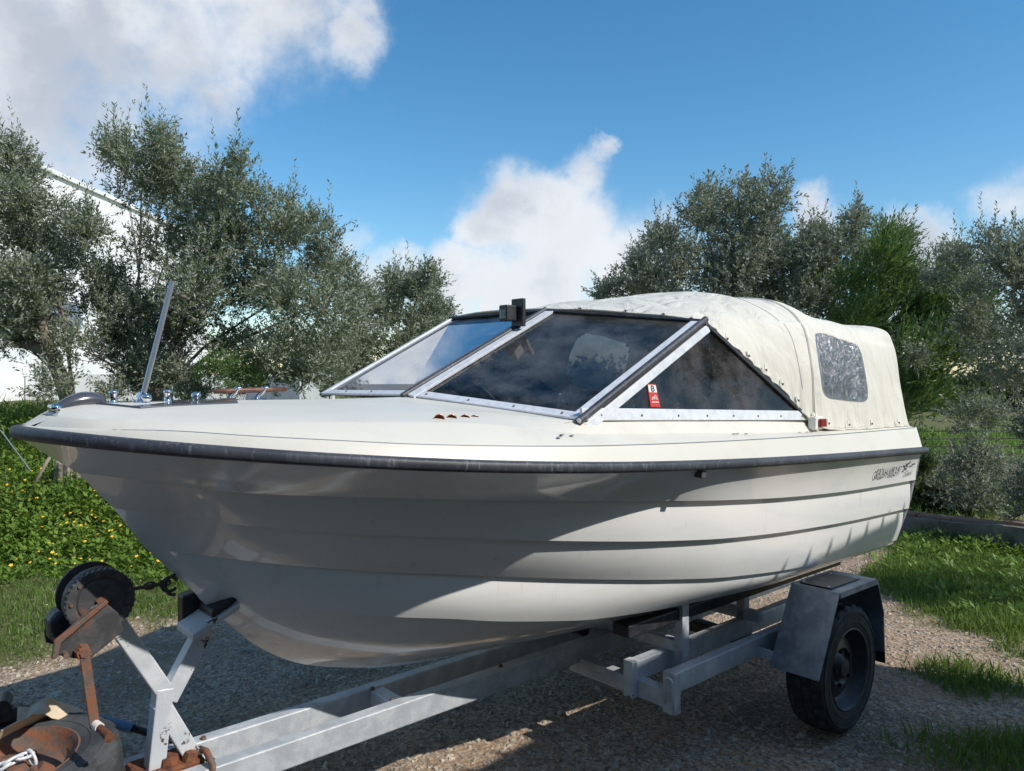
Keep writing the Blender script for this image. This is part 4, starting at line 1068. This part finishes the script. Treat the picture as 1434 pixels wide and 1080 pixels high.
# fenders: front, top and rear plates of bent sheet
for sg in (1, -1):
    fd = MB(); t0, t1 = .725, .955
    pf = [(2.772, .335), (2.968, .675), (3.36, .668), (3.43, .50), (3.44, .30)]
    th_ = .006; rows = []
    for (s_, z_) in pf: rows.append([Q(s_, sg * t0, z_), Q(s_, sg * t1, z_)])
    fd.grid(rows, flip=(sg < 0))
    # short outer lip
    lip = []
    for (s_, z_) in pf[1:4]: lip.append([Q(s_, sg * t1, z_), Q(s_, sg * (t1 + .001), z_ - .022)])
    fd.grid(lip, flip=(sg < 0))
    fo_ = fd.build('fender', 'fender', tr); sl_ = fo_.modifiers.new('thickness', 'SOLIDIFY'); sl_.thickness = .005; sl_.offset = 0
    mb = MB(); mb.hexa([Q(2.985, sg * .755, .6785), Q(3.28, sg * .755, .6705), Q(3.28, sg * .905, .6705), Q(2.985, sg * .905, .6785), Q(2.985, sg * .755, .685), Q(3.28, sg * .755, .677), Q(3.28, sg * .905, .677), Q(2.985, sg * .905, .685)]); fs = mb.build('step_pad', 'black', fo_, bevel=.002)
    mb = MB(); mb.hexa([Q(3.30, sg * t0, .26), Q(3.47, sg * t0, .26), Q(3.47, sg * (t1), .26), Q(3.455, sg * t1, .26), Q(3.44, sg * t0, .45), Q(3.462, sg * t0, .45), Q(3.462, sg * t1, .45), Q(3.44, sg * t1, .45)]) if False else mb
    mb = MB(); mb.beam(Q(3.462, sg * (t0 + t1) / 2, .24), Q(3.445, sg * (t0 + t1) / 2, .47), t1 - t0 - .01, .006, (0, 1, 0)); mb.build('mudflap', 'black', fo_)
    bo = MB(); bo.lathe([(0, .003), (.006, .003), (.007, 0)], (0, 0, 0), (0, 0, 1), 8); bo_ = bo.build('rivet', 'galv', fo_)
    for i, (s_, t_) in enumerate([(3.0, .77), (3.0, .89), (3.265, .77), (3.265, .89)]):
        o = bo_ if i == 0 else bo_.copy()
        if i: COL.objects.link(o); o.parent = fo_
        o.location = Q(s_, sg * t_, .686 - (s_ - 2.985) * .027)

# ------------------------------------------------------------------ spare wheel and the things on it
SW = Vector((-1.445, 2.215, .472))
spare = wheel('spare_wheel', SW, Vector((-.05, -.08, 1)), .292, .150, None, 'tyregrey', 'rustmetal', .60)
tag(spare, 'worn grey spare tyre on rusty rim lying flat on the trailer drawbar', 'spare wheel')
zt = SW.z + .085
mb = MB()
def ribbon(mb, pts, wd, side, th=.004):
    pts = [Vector(p) for p in pts]; side = Vector(side).normalized(); rows = []
    for i, p in enumerate(pts):
        d = (pts[min(i + 1, len(pts) - 1)] - pts[max(i - 1, 0)]).normalized(); s_ = (side - d * side.dot(d)).normalized(); n_ = d.cross(s_) * th / 2
        rows.append([p - s_ * wd / 2 - n_, p + s_ * wd / 2 - n_, p + s_ * wd / 2 + n_, p - s_ * wd / 2 + n_, p - s_ * wd / 2 - n_])
    mb.grid(rows)
sp = lambda px, py, z: Vector(((px - CX) / F * (EYE - z) * F / (py - HY), (EYE - z) * F / (py - HY), z))
ribbon(mb, [sp(-12, 1036, zt + .01), sp(20, 1018, zt + .02), sp(50, 1006, zt + .02), sp(80, 998, zt + .012)], .045, (.3, -.6, .7))
so_ = mb.build('cargo_strap', 'strap', None, smooth=True, angle=40); tag(so_, 'beige webbing strap bunched across the top of the spare tyre', 'strap')
mb = MB(); ribbon(mb, [sp(24, 1001, zt + .04), sp(38, 1000, zt + .035), sp(50, 992, zt + .055), sp(64, 988, zt + .06), sp(76, 994, zt + .035), sp(96, 999, zt + .012), sp(110, 1004, zt - .0)], .055, (.1, .9, .4)); mb.build('strap_fold', 'strap', so_, smooth=True, angle=40)
rc = empty('ratchet_buckle', sp(5, 1005, zt + .02), .5, 'black ratchet buckle at the left end of the beige strap', 'ratchet')
mb = MB(); mb.box(-.06, .05, -.025, .025, -.015, .03); mb.build('body', 'black', rc, bevel=.008)
mb = MB(); mb.tube([(0, -.04, .045), (0, .04, .045)], .022, 14); mb.build('spool', 'black', rc, smooth=True, angle=50)
mb = MB(); mb.beam((-.02, 0, .03), (.07, 0, .015), .05, .006, (0, 1, 0)); mb.build('handle', 'black', rc, bevel=.002)
# chain over the rim
ch = empty('steel_chain', SW + Vector((-.05, -.02, .05)), 0, 'short length of grey steel chain lying across the rusty rim of the spare wheel', 'chain')
links = [sp(-28, 1086, .52), sp(-8, 1078, .535), sp(10, 1070, .545), sp(27, 1061, .55), sp(42, 1056, .548), sp(47, 1066, .53)]
for i in range(len(links) - 1):
    a, b_ = links[i], links[i + 1]; d = (b_ - a); c_ = (a + b_) / 2 - ch.location; d.normalize(); s_ = d.cross(Vector((0, -.5, 1))).normalized() if i % 2 else d.cross(Vector((0, 1, .4))).normalized()
    mb = MB(); mb.tube([c_ + d * (.024 * math.cos(a_)) + s_ * (.011 * math.sin(a_)) for a_ in np.linspace(0, 2 * math.pi, 17)], .0048, 7, False); mb.build('chain_link', 'alu', ch, smooth=True)
# blue handled bar
bar = empty('winch_bar', sp(190, 1022, .50), 0, 'blue handled black steel bar lying behind the winch post beside the spare tyre', 'tool')
a, b_, c_ = sp(122, 1004, .535) - bar.location, sp(186, 1020, .50) - bar.location, sp(262, 1042, .435) - bar.location
mb = MB(); mb.tube([a, b_], .0165, 14); mb.build('grip', 'blue', bar, smooth=True, angle=50)
mb = MB(); mb.tube([b_, c_, c_ + (c_ - b_) * .7 + Vector((0, 0, -.05))], .0115, 12); mb.build('rod', 'black', bar, smooth=True)
mb = MB(); q = a - (b_ - a).normalized() * .01; mb.tube([q, q - (b_ - a).normalized() * .03], .006, 8); mb.tube([q + Vector((-.03 + .02 * math.cos(x), 0, .02 * math.sin(x))) for x in np.linspace(0, 6.28, 13)], .004, 6, False); mb.build('shackle', 'blackmetal', bar, smooth=True)
mb = MB(); p0, p1 = sp(112, 1003, zt + .004), sp(150, 1030, zt - .02); ribbon(mb, [p0, p0.lerp(p1, .5) + Vector((0, 0, .01)), p1], .018, (1, 0, .2)); tag(mb.build('strap_hook', 'black', None), 'flat black strap end with hook draped over the right edge of the spare tyre', 'hook')

# ------------------------------------------------------------------ neighbouring house (outside the picture, on the sunny side) whose eaves shade the yard
hs = empty('neighbour_house', W(1.0, 4.0, 0), TH, 'ochre house with tiled eaves standing right of the yard outside the picture', 'house')
def Hh(a, b, z): return Vector((a - 1.0, -(b - 4.0), z))
HZ = 3.0
def EVs(a): return 3.06 + (5.03 - a) * .086
mb = MB(); mb.hexa([Hh(-5, EVs(-5), HZ - .10), Hh(5.03, EVs(5.03), HZ - .10), Hh(6.8, 8.2, HZ - .10), Hh(-5, 8.2, HZ - .10), Hh(-5, EVs(-5), HZ), Hh(5.03, EVs(5.03), HZ), Hh(6.8, 8.2, HZ), Hh(-5, 8.2, HZ)]); mb.build('eaves', 'rooftile', hs)
mb = MB(); mb.v = [tuple(Hh(*p)) for p in ((-5, EVs(-5) + .05, HZ + .002), (4.98, EVs(5) + .05, HZ + .002), (6.6, 8.1, HZ + .002), (-5, 8.1, HZ + .002), (-5, 5.6, HZ + 1.9), (4.4, 5.6, HZ + 1.9))]
mb.f = [(0, 1, 5, 4), (1, 2, 5), (2, 3, 4, 5), (3, 0, 4), (3, 2, 1, 0)]; mb.build('roof', 'rooftile', hs)
mb = MB(); mb.hexa([Hh(-4.8, 4.3, -.1), Hh(4.6, 3.5, -.1), Hh(5.9, 7.9, -.1), Hh(-4.8, 7.9, -.1), Hh(-4.8, 4.3, HZ - .103), Hh(4.6, 3.5, HZ - .103), Hh(5.9, 7.9, HZ - .103), Hh(-4.8, 7.9, HZ - .103)]); mb.build('wall', 'roofside', hs)
tl = MB(); tl.hexa([(-.022, -.008, 0), (.022, -.008, 0), (.022, .008, 0), (-.022, .008, 0), (-.004, -.004, .065), (.004, -.004, .065), (.004, .004, .065), (-.004, .004, .065)])
tlo = tl.build('roof_spike', 'rooftile', hs)
for i in range(30):
    o = tlo if i == 0 else tlo.copy()
    if i: COL.objects.link(o); o.parent = hs
    o.location = Hh(5.0 - i * .20, EVs(5.0 - i * .20) + .012, HZ - .001)
# dark hedge added out of view behind the camera to cut the sky fill
hg = empty('added_hedge', (-2.5, -3.2, 0), 0, 'tall dark hedge added to block sky light behind the viewer, out of view', 'hedge')
mb = MB(); mb.box(-6.5, 4.2, -.5, .5, -.1, 2.8); mb.box(-6.9, -6.1, -.5, 4.0, -.1, 2.8); mb.build('blocker_core', 'black', hg)
hl_ = [(random.uniform(-9, 1.5), -3.2 + random.uniform(-.2, .5), random.uniform(.2, 2.8), .5) for _ in range(150)] + [(-9.0 + random.uniform(-.3, .4), random.uniform(-3.5, .8), random.uniform(.2, 2.8), .5) for _ in range(50)]
b, ld, sd, le, wi, var, *_ = crown_leaves(hl_, 90, .3, 6, .16, .07, rnd=.8)
leaf_mesh('foliage', b - np.array([-2.5, -3.2, 0]), ld, sd, le, wi, 'bushleaf', hg, var)

# ------------------------------------------------------------------ white building far left, garden wall
bo_ = Vector((-12.3, 17, .9)); wb = empty('white_building', bo_, 0, 'tall white rendered building behind the left olive trees with a grey shuttered window', 'building')
mb = MB(); mb.box(-10, 0, -2.0, 14, -.3, 6.10); mb.build('wall', 'wallwhite', wb)
mb = MB(); mb.box(-10, .10, -2.1, 14.1, 6.103, 6.22); mb.build('roof_edge', 'wallwhite', wb)
mb = MB(); mb.box(.002, .05, 3.3, 4.95, 2.0, 2.82); f_ = mb.build('window', 'wallwhite', wb)
mb = MB(); mb.box(.052, .07, 3.37, 4.88, 2.05, 2.77); mb.build('shutter', 'greypaint', f_)
mb = MB(); mb.box(.002, .06, 2.3, 2.62, 5.62, 5.85); mb.build('vent', 'greypaint', wb)
gw = empty('garden_wall', (-8.2, 19.5, .8), 0, 'low white garden wall with a grey gate behind the olive trees', 'wall')
mb = MB(); mb.box(-4.05, 3.7, -.1, .1, -.3, .86); mb.build('wall', 'wallwhite', gw)
mb = MB(); mb.box(1.55, 2.85, -.13, -.105, -.1, .82); mb.build('gate', 'greypaint', gw)

# ------------------------------------------------------------------ low concrete kerb wall at the right
lw_ = empty('low_wall', (3.99, 7.84, 0), 0, 'low weathered concrete wall capped with reddish tiles behind the grass on the right', 'wall')
wd_ = Vector((.69, -.80, 0)).normalized(); wn_ = Vector((.80, .69, 0)).normalized()
mb = MB()
NW = 60; rows = []
for i in range(NW + 1):
    d_ = -1.6 + 5.2 * i / NW; j_ = lambda k: .012 * mn.noise(Vector((d_ * 3, k, 0)))
    b0 = wd_ * d_; top = .20 + .05 * sstep(0, 1.2, d_) + j_(1)
    rows.append([b0 + Vector((0, 0, -.1)), b0 + wn_ * j_(2) + Vector((0, 0, top)), b0 + wn_ * .28 + Vector((0, 0, top + j_(3))), b0 + wn_ * .28 + Vector((0, 0, -.4))])
mb.grid(rows, flip=False); mb.build('wall', 'concrete', lw_)
x = -1.5
while x < 3.5:
    l_ = random.uniform(.32, .46); mb = MB(); zb = .20 + .05 * sstep(0, 1.2, x) + .012
    a = wd_ * x + wn_ * (.17) + Vector((0, 0, zb + random.uniform(-.004, .008))); b2_ = wd_ * (x + l_ - .012) + wn_ * (.17 + random.uniform(-.015, .015)) + Vector((0, 0, zb + random.uniform(-.004, .008)))
    if random.random() < .9: mb.beam(a, b2_, random.uniform(.13, .17), .042, wn_); mb.build('brick', 'brick', lw_, bevel=.006)
    x += l_

# wire fence beyond
wf = empty('wire_fence', (5.6, 12, -.6), 0, 'thin dark wire fence crossing the gap before the field on the right', 'fence')
for z_ in (.80, .68, .56, .44):
    mb = MB(); mb.tube([(-1.6, .1, z_ + .6 - .02), (0.3, 0, z_ + .6 - .035), (2.2, -.1, z_ + .6 - .01), (4.4, -.2, z_ + .6 - .05)], .008, 6); mb.build('wire', 'black', wf)
for x in (-1.6, 4.4):
    mb = MB(); mb.tube([(x, .1 if x < 0 else -.2, -.3), (x, .1 if x < 0 else -.2, 1.55)], .04, 8); mb.build('post', 'barkpale', wf)

# ------------------------------------------------------------------ trees
LA = [(8, 240, 34), (36, 285, 36), (62, 300, 20), (8, 330, 58), (45, 350, 44), (20, 410, 55), (70, 400, 40), (10, 470, 45), (10, 215, 22), (-50, 300, 70), (-60, 400, 70), (50, 455, 30), (115, 470, 30), (120, 540, 30)]
tree('olive_tree', 'olive tree at the left edge with forked dark trunk before the white building', 9.6, LA, 96, height(-5.5, 9.6), 'olive', per=560,
     forks=[([(96, 560, 0), (82, 520, 0), (62, 490, 0), (25, 478, .1), (-8, 455, .2), (-40, 420, .3)], .10), ([(86, 525, 0), (72, 480, -.1), (58, 430, -.1), (40, 385, -.15)], .075)], trunk_r=.12, bark='bark')
LB = [(196, 235, 22), (216, 275, 42), (262, 262, 38), (240, 215, 20), (265, 225, 18), (300, 305, 52), (350, 285, 36), (368, 262, 16), (385, 300, 26), (335, 350, 62), (398, 335, 34), (172, 345, 26), (150, 400, 34), (180, 440, 52), (240, 360, 66), (240, 450, 56), (300, 425, 58), (370, 400, 54), (420, 375, 42), (452, 330, 20), (425, 430, 52), (470, 400, 36), (480, 450, 42), (385, 480, 45), (310, 490, 42), (150, 490, 38), (445, 490, 42), (215, 505, 35), (120, 430, 26), (445, 350, 22), (180, 525, 28), (260, 530, 26), (300, 548, 22), (350, 528, 26), (415, 528, 26), (462, 522, 24), (205, 548, 18), (400, 500, 34), (240, 230, 24), (215, 250, 30)]
tree('olive_tree', 'largest leafy olive tree, rising behind the bow and the chrome staff', 10.2, LB, 225, height(-4.6, 10.2), 'olive', depth=2.0, per=500, trunk_r=.15,
     forks=[([(250, 470, -.3), (281, 437, -1.1), (290, 427, -1.15), (302, 424, -1.15), (314, 431, -1.1)], .045), ([(120, 430, -.6), (140, 455, -.8), (165, 470, -.9)], .02)])
LC = [(560, 402, 26), (535, 440, 34), (592, 405, 26), (610, 440, 24), (578, 455, 40), (520, 480, 34), (485, 500, 36), (603, 388, 12), (545, 390, 12), (560, 500, 40), (610, 470, 25), (500, 525, 30), (478, 545, 16), (525, 545, 22)]
tree('olive_tree', 'smaller pale olive tree between the big olive and the windshield', 13.5, LC, 550, height(-2.0, 13.5), 'olive', depth=1.8, per=430, trunk_r=.10, ll=.075, lw=.018)
LD = [(855, 408, 18), (888, 385, 30), (925, 350, 34), (960, 315, 36), (995, 290, 28), (1035, 278, 20), (1050, 300, 36), (1010, 340, 56), (955, 385, 48), (1075, 340, 42), (1055, 390, 56), (1098, 305, 16), (1090, 285, 12), (905, 405, 28), (1110, 370, 42), (1000, 400, 50), (925, 330, 14), (1060, 440, 50), (1100, 430, 50), (1000, 440, 50)]
tree('grey_leaved_tree', 'broad grey green tree rising behind the canvas canopy', 13, LD, 1010, height(3.5, 13), 'olivedark', depth=2.4, per=400, trunk_r=.16, ll=.07, lw=.019, rnd=.6)
LE = [(1140, 335, 26), (1185, 325, 28), (1218, 322, 28), (1165, 365, 42), (1130, 395, 38), (1180, 410, 44), (1238, 345, 26), (1160, 450, 40), (1210, 300, 12), (1215, 370, 40), (1150, 500, 50), (1200, 480, 50)]
tree('grey_leaved_tree', 'rounded grey green tree between the broad tree and the bright feathery tree', 12.4, LE, 1170, height(5.2, 12.4), 'olivedark', depth=2.0, per=430, trunk_r=.14, ll=.066, lw=.018, rnd=.6)
LF = [(1222, 375, 28), (1255, 395, 34), (1290, 415, 32), (1312, 445, 26), (1262, 445, 46), (1290, 490, 40), (1240, 500, 44), (1270, 550, 44), (1292, 530, 26), (1250, 590, 32), (1322, 478, 24), (1335, 440, 16), (1235, 345, 16), (1330, 410, 14), (1305, 385, 18), (1318, 440, 26), (1328, 500, 20), (1205, 400, 24), (1205, 450, 30), (1262, 625, 26), (1235, 640, 30)]
tree('feathery_tree', 'bright green feathery tree with wispy slanting shoots just right of the canopy', 10.6, LF, 1268, height(5.3, 10.6), 'feather', depth=1.6, per=560, sl=.32, k=20, ll=.075, lw=.0125, trunk_r=.10, up=.75, rnd=.25, bias=(.55, 0, .1), spread=.32)
LG = [(1422, 335, 22), (1400, 365, 38), (1436, 395, 46), (1386, 402, 22), (1410, 445, 36), (1440, 470, 56), (1424, 520, 34), (1440, 590, 56), (1420, 600, 26), (1432, 665, 42), (1408, 670, 22), (1440, 715, 36), (1378, 380, 10), (1392, 500, 16), (1405, 700, 28)]
tree('grey_leaved_tree', 'dark grey green tree filling the right edge of the picture', 7.7, LG, 1452, height(5.2, 7.7), 'olivedark', depth=1.5, per=760, trunk_r=.10, ll=.046, lw=.0125, sl=.19, rnd=.6)
LH = [(1295, 678, 22), (1325, 688, 28), (1345, 688, 18), (1300, 705, 26), (1362, 706, 20), (1340, 715, 24), (1278, 650, 12), (1385, 725, 16), (1275, 700, 24)]
tree('dark_bush', 'dark green bush behind the low wall at the right of the stern', 9.4, LH, 1330, height(5.3, 9.4), 'bushleaf', depth=1.0, per=700, sl=.16, ll=.045, lw=.018, trunk_r=.04, cat='bush', crownname='foliage')
LI = [(1352, 572, 14), (1368, 585, 16)]
tree('field_bush', 'yellow green bush in the field seen through the gap on the right', 22, LI, 1335, height(12, 22), 'weed', depth=2, per=200, ll=.10, lw=.035, trunk_r=.05, cat='bush', crownname='foliage')
LJ = [(300, 520, 22), (330, 512, 26), (322, 540, 22), (350, 535, 16)]
tree('small_bush', 'small yellowish green bush under the big olive beside the wooden cleat', 9.4, LJ, 322, height(-3.5, 9.4), 'feather', depth=.5, per=900, sl=.10, k=10, ll=.03, lw=.009, trunk_r=.02, cat='bush', crownname='foliage')
# round-headed tree added out of view beyond the house to throw shade on the grass
tree('shade_caster_tree', 'round headed tree added beside the ochre house, out of view, to shade the grass', 4.3, [(2248, 211, 95), (2330, 225, 85), (2170, 225, 80)], 2248, 0, 'olive', depth=.5, per=500, copies=1)

# stump and stake by the weeds
stp = empty('tree_stump', (-4.69, 8.2, height(-4.69, 8.2)), 0, 'weathered pale cut stump among the weeds below the bow', 'stump')
mb = MB(); mb.lathe([(.20, -.2), (.17, .0), (.155, .15), (.16, .30), (.12, .315), (0, .31)], (0, 0, 0), (.05, 0, 1), 36, rad=lambda k, j, r: r * (1 + .10 * math.sin(k * 1.9) + .07 * math.sin(k * .8 + j))); mb.build('wood', 'barkpale', stp, smooth=True, angle=40)
sk = MB(); sk.tube([(-5.05, 8.0, .35), (-4.77, 7.95, .80)], .016, 8); so2 = sk.build('wooden_stake', 'barkpale', None, smooth=True); tag(so2, 'thin grey wooden stake leaning in the weeds at the left under the bow', 'stake')
rp = MB(); rp.tube([(-5.75, 8.1, 1.30), (-5.3, 8.0, 1.06), (-4.93, 7.9, .66)], .006, 6); tag(rp.build('green_cord', 'greypaint', None), 'thin grey green cord stretched down through the weeds at the left edge', 'cord')
cb2 = MB(); cb2.tube([(-6.5, 14, 2.1), (-3.8, 13.4, 1.98), (-1.5, 13, 2.02)], .007, 5); tag(cb2.build('washing_line', 'white', None), 'thin pale line strung between the olive trees left of the windshield', 'line')

# ------------------------------------------------------------------ ground cover
def scatter(n, x0, x1, y0, y1, fn, thr=None):
    out = []
    while len(out) < n:
        xx = RNG.uniform(x0, x1, 4000); yy = RNG.uniform(y0, y1, 4000); pr = RNG.random(4000)
        for a, b_, p in zip(xx, yy, pr):
            if abs(a) > b_ * .72 + .6 or p > fn(a, b_): continue
            out.append((a, b_, height(a, b_)))
            if len(out) >= n: break
    return np.array(out)


def blades(name, pts, hmin, hmax, wd, mname, lean=.45, kmul=1):
    n = len(pts); d = unit(np.stack([RNG.normal(size=n) * lean, RNG.normal(size=n) * lean, np.ones(n)], 1))
    a = RNG.random(n) * 6.283; s = np.stack([np.cos(a), np.sin(a), np.zeros(n)], 1); s = unit(s - d * np.sum(s * d, 1)[:, None])
    L = hmin + (hmax - hmin) * RNG.random(n) ** 2; clump = np.array([mn.noise(Vector((p[0] * 1.7, p[1] * 1.7, 2))) for p in pts]) * .5 + .5
    L *= .5 + clump; o = leaf_mesh(name, pts - np.array([0, 0, .005]), d, s, L, wd * (.6 + .8 * RNG.random(n)), mname, None, np.clip(clump * .6 + RNG.random(n) * .5, 0, 1)); return o


gr_fn = lambda x, y: grassy(x, y) ** 1.5
o = blades('grass', scatter(56000, -6.5, 1.0, 3.6, 8.0, lambda x, y: gr_fn(x, y) * (1 if x < 0 else .1)), .025, .08, .006, 'grass'); o['kind'] = 'stuff'
o = blades('grass', scatter(66000, 1.6, 6.2, 3.0, 7.8, gr_fn), .03, .115, .007, 'grass'); o['kind'] = 'stuff'
o = blades('grass', scatter(14000, 2.8, 9, 8.0, 13, lambda x, y: gr_fn(x, y)), .06, .25, .012, 'grass'); o['kind'] = 'stuff'
o = blades('grass', scatter(16000, -9, 2, 7.5, 12, lambda x, y: .8), .12, .42, .013, 'grass', .5); o['kind'] = 'stuff'
o = blades('field_grass', scatter(16000, 8, 26, 14, 40, lambda x, y: .8), .15, .45, .05, 'weed', .4); o['kind'] = 'stuff'
o = blades('dry_reeds', scatter(9000, 9, 16, 17, 21, lambda x, y: .8 if x > .45 * y else 0), .4, 1.1, .022, 'dry', .2); o['kind'] = 'stuff'


def weeds(name, pts, size, hgt, mname, k=9):
    n = len(pts); b = np.repeat(pts, k, 0); a = RNG.random(n * k) * 6.283; el = RNG.random(n * k) * .9 + .05
    hh = np.repeat((hgt * (.3 + RNG.random(n)) * np.array([(.25 + .75 * sstep(5.9, 7.6, q[1])) if q[0] < 1 else 1.0 for q in pts])), k) * RNG.random(n * k)
    d = unit(np.stack([np.cos(a), np.sin(a), el], 1)); s = unit(np.stack([-np.sin(a), np.cos(a), RNG.normal(size=n * k) * .3], 1))
    st_ = RNG.random(n * k) * .05; b = b + np.stack([np.cos(a) * st_, np.sin(a) * st_, hh], 1)
    L = size * (.6 + RNG.random(n * k)); cl = np.array([mn.noise(Vector((p[0] * 1.2, p[1] * 1.2, 7))) for p in pts]) * .5 + .5
    return leaf_mesh(name, b, d, s, L, L * .5, mname, None, np.clip(np.repeat(cl, k) * .7 + RNG.random(n * k) * .4, 0, 1))


wfn = lambda x, y: sstep(5.7, 6.9, y + .5 * mn.noise(Vector((x, y, 1))))
wp = scatter(9500, -6.8, 0.5, 5.8, 10.6, lambda x, y: wfn(x, y) * (1 if x < -.8 else .15))
o = weeds('flowering_weeds', wp, .05, .24, 'weed'); o['kind'] = 'stuff'
wp2 = scatter(900, 3.0, 5.8, 5.0, 7.7, lambda x, y: gr_fn(x, y) * (.15 + sstep(6.6, 7.5, y + .5 * x - 2.3)))
o = weeds('broad_weeds', wp2, .05, .12, 'weed', 8); o['kind'] = 'stuff'
# yellow flowers: small cupped discs on the weeds
fpnt = scatter(330, -6.5, -1.2, 6.1, 8.3, lambda x, y: 1 if mn.noise(Vector((x * 1.5, y * 1.5, 4))) > -.12 else .12)
mb = MB()
for (x, y, z) in fpnt:
    r_ = random.uniform(.010, .020); zz = z + random.uniform(.12, .28) * (.4 + .6 * sstep(5.9, 7.6, y)) + .03; ax = Vector((random.uniform(-.3, .6), random.uniform(-.8, .1), 1)).normalized(); u = ax.orthogonal().normalized(); v_ = ax.cross(u); o0 = len(mb.v); c_ = Vector((x, y, zz)); mb.v.append(tuple(c_))
    for k in range(10): a = k * .628; rr_ = r_ * (1 if k % 2 else .55); mb.v.append(tuple(c_ + (u * math.cos(a) + v_ * math.sin(a)) * rr_ + ax * .006))
    for k in range(10): mb.f.append((o0, o0 + 1 + k, o0 + 1 + (k + 1) % 10))
o = mb.build('yellow_flowers', 'petal', None); o['kind'] = 'stuff'

# loose stones
def stones(name, n, x0, x1, y0, y1, s0, s1, mname='stone'):
    pts = scatter(n, x0, x1, y0, y1, lambda x, y: 1 - .92 * grassy(x, y)); n = len(pts)
    base = np.array([(1, 0, 0), (-.5, .87, 0), (-.5, -.87, 0), (.3, .2, .6), (-.35, .1, .55), (0, -.4, .5)])
    fc = [(0, 1, 3), (1, 4, 3), (1, 2, 4), (2, 5, 4), (2, 0, 5), (0, 3, 5), (3, 4, 5)]
    a = RNG.random(n) * 6.283; sz = s0 + (s1 - s0) * RNG.random(n) ** 3
    B = base[None] * (1 + .5 * RNG.normal(size=(n, 6, 3)) * .35); ca, sa = np.cos(a)[:, None], np.sin(a)[:, None]
    X = (B[..., 0] * ca - B[..., 1] * sa) * sz[:, None] + pts[:, 0:1]; Y = (B[..., 0] * sa + B[..., 1] * ca) * sz[:, None] + pts[:, 1:2]; Z = B[..., 2] * sz[:, None] * .9 + pts[:, 2:3] - sz[:, None] * .1
    V = np.stack([X, Y, Z], 2).reshape(-1, 3); Fc = (np.array(fc)[None] + (np.arange(n) * 6)[:, None, None]).reshape(-1, 3)
    me = bpy.data.meshes.new(name); me.from_pydata(V.tolist(), [], Fc.tolist()); me.materials.append(M[mname]); me.update()
    o = bpy.data.objects.new(name, me); COL.objects.link(o); o['kind'] = 'stuff'; return o


stones('gravel', 42000, -3.6, 4.0, 2.4, 7.6, .003, .022)
stones('pebbles', 900, -3.6, 4.0, 2.4, 7.2, .018, .042)
# far hedge line
hx = []
for i in range(60):
    x = -20 + i * 2.2; hx.append((x, 62 + random.uniform(-3, 3), .4 + random.uniform(-.5, .9), random.uniform(1.6, 2.8)))
b, ld, sd, le, wi, var, *_ = crown_leaves(hx, 55, .8, 8, .5, .25, rnd=.8)
o = leaf_mesh('distant_woodland', b, ld, sd, le, wi, 'bushleaf', None, var); o['kind'] = 'stuff'
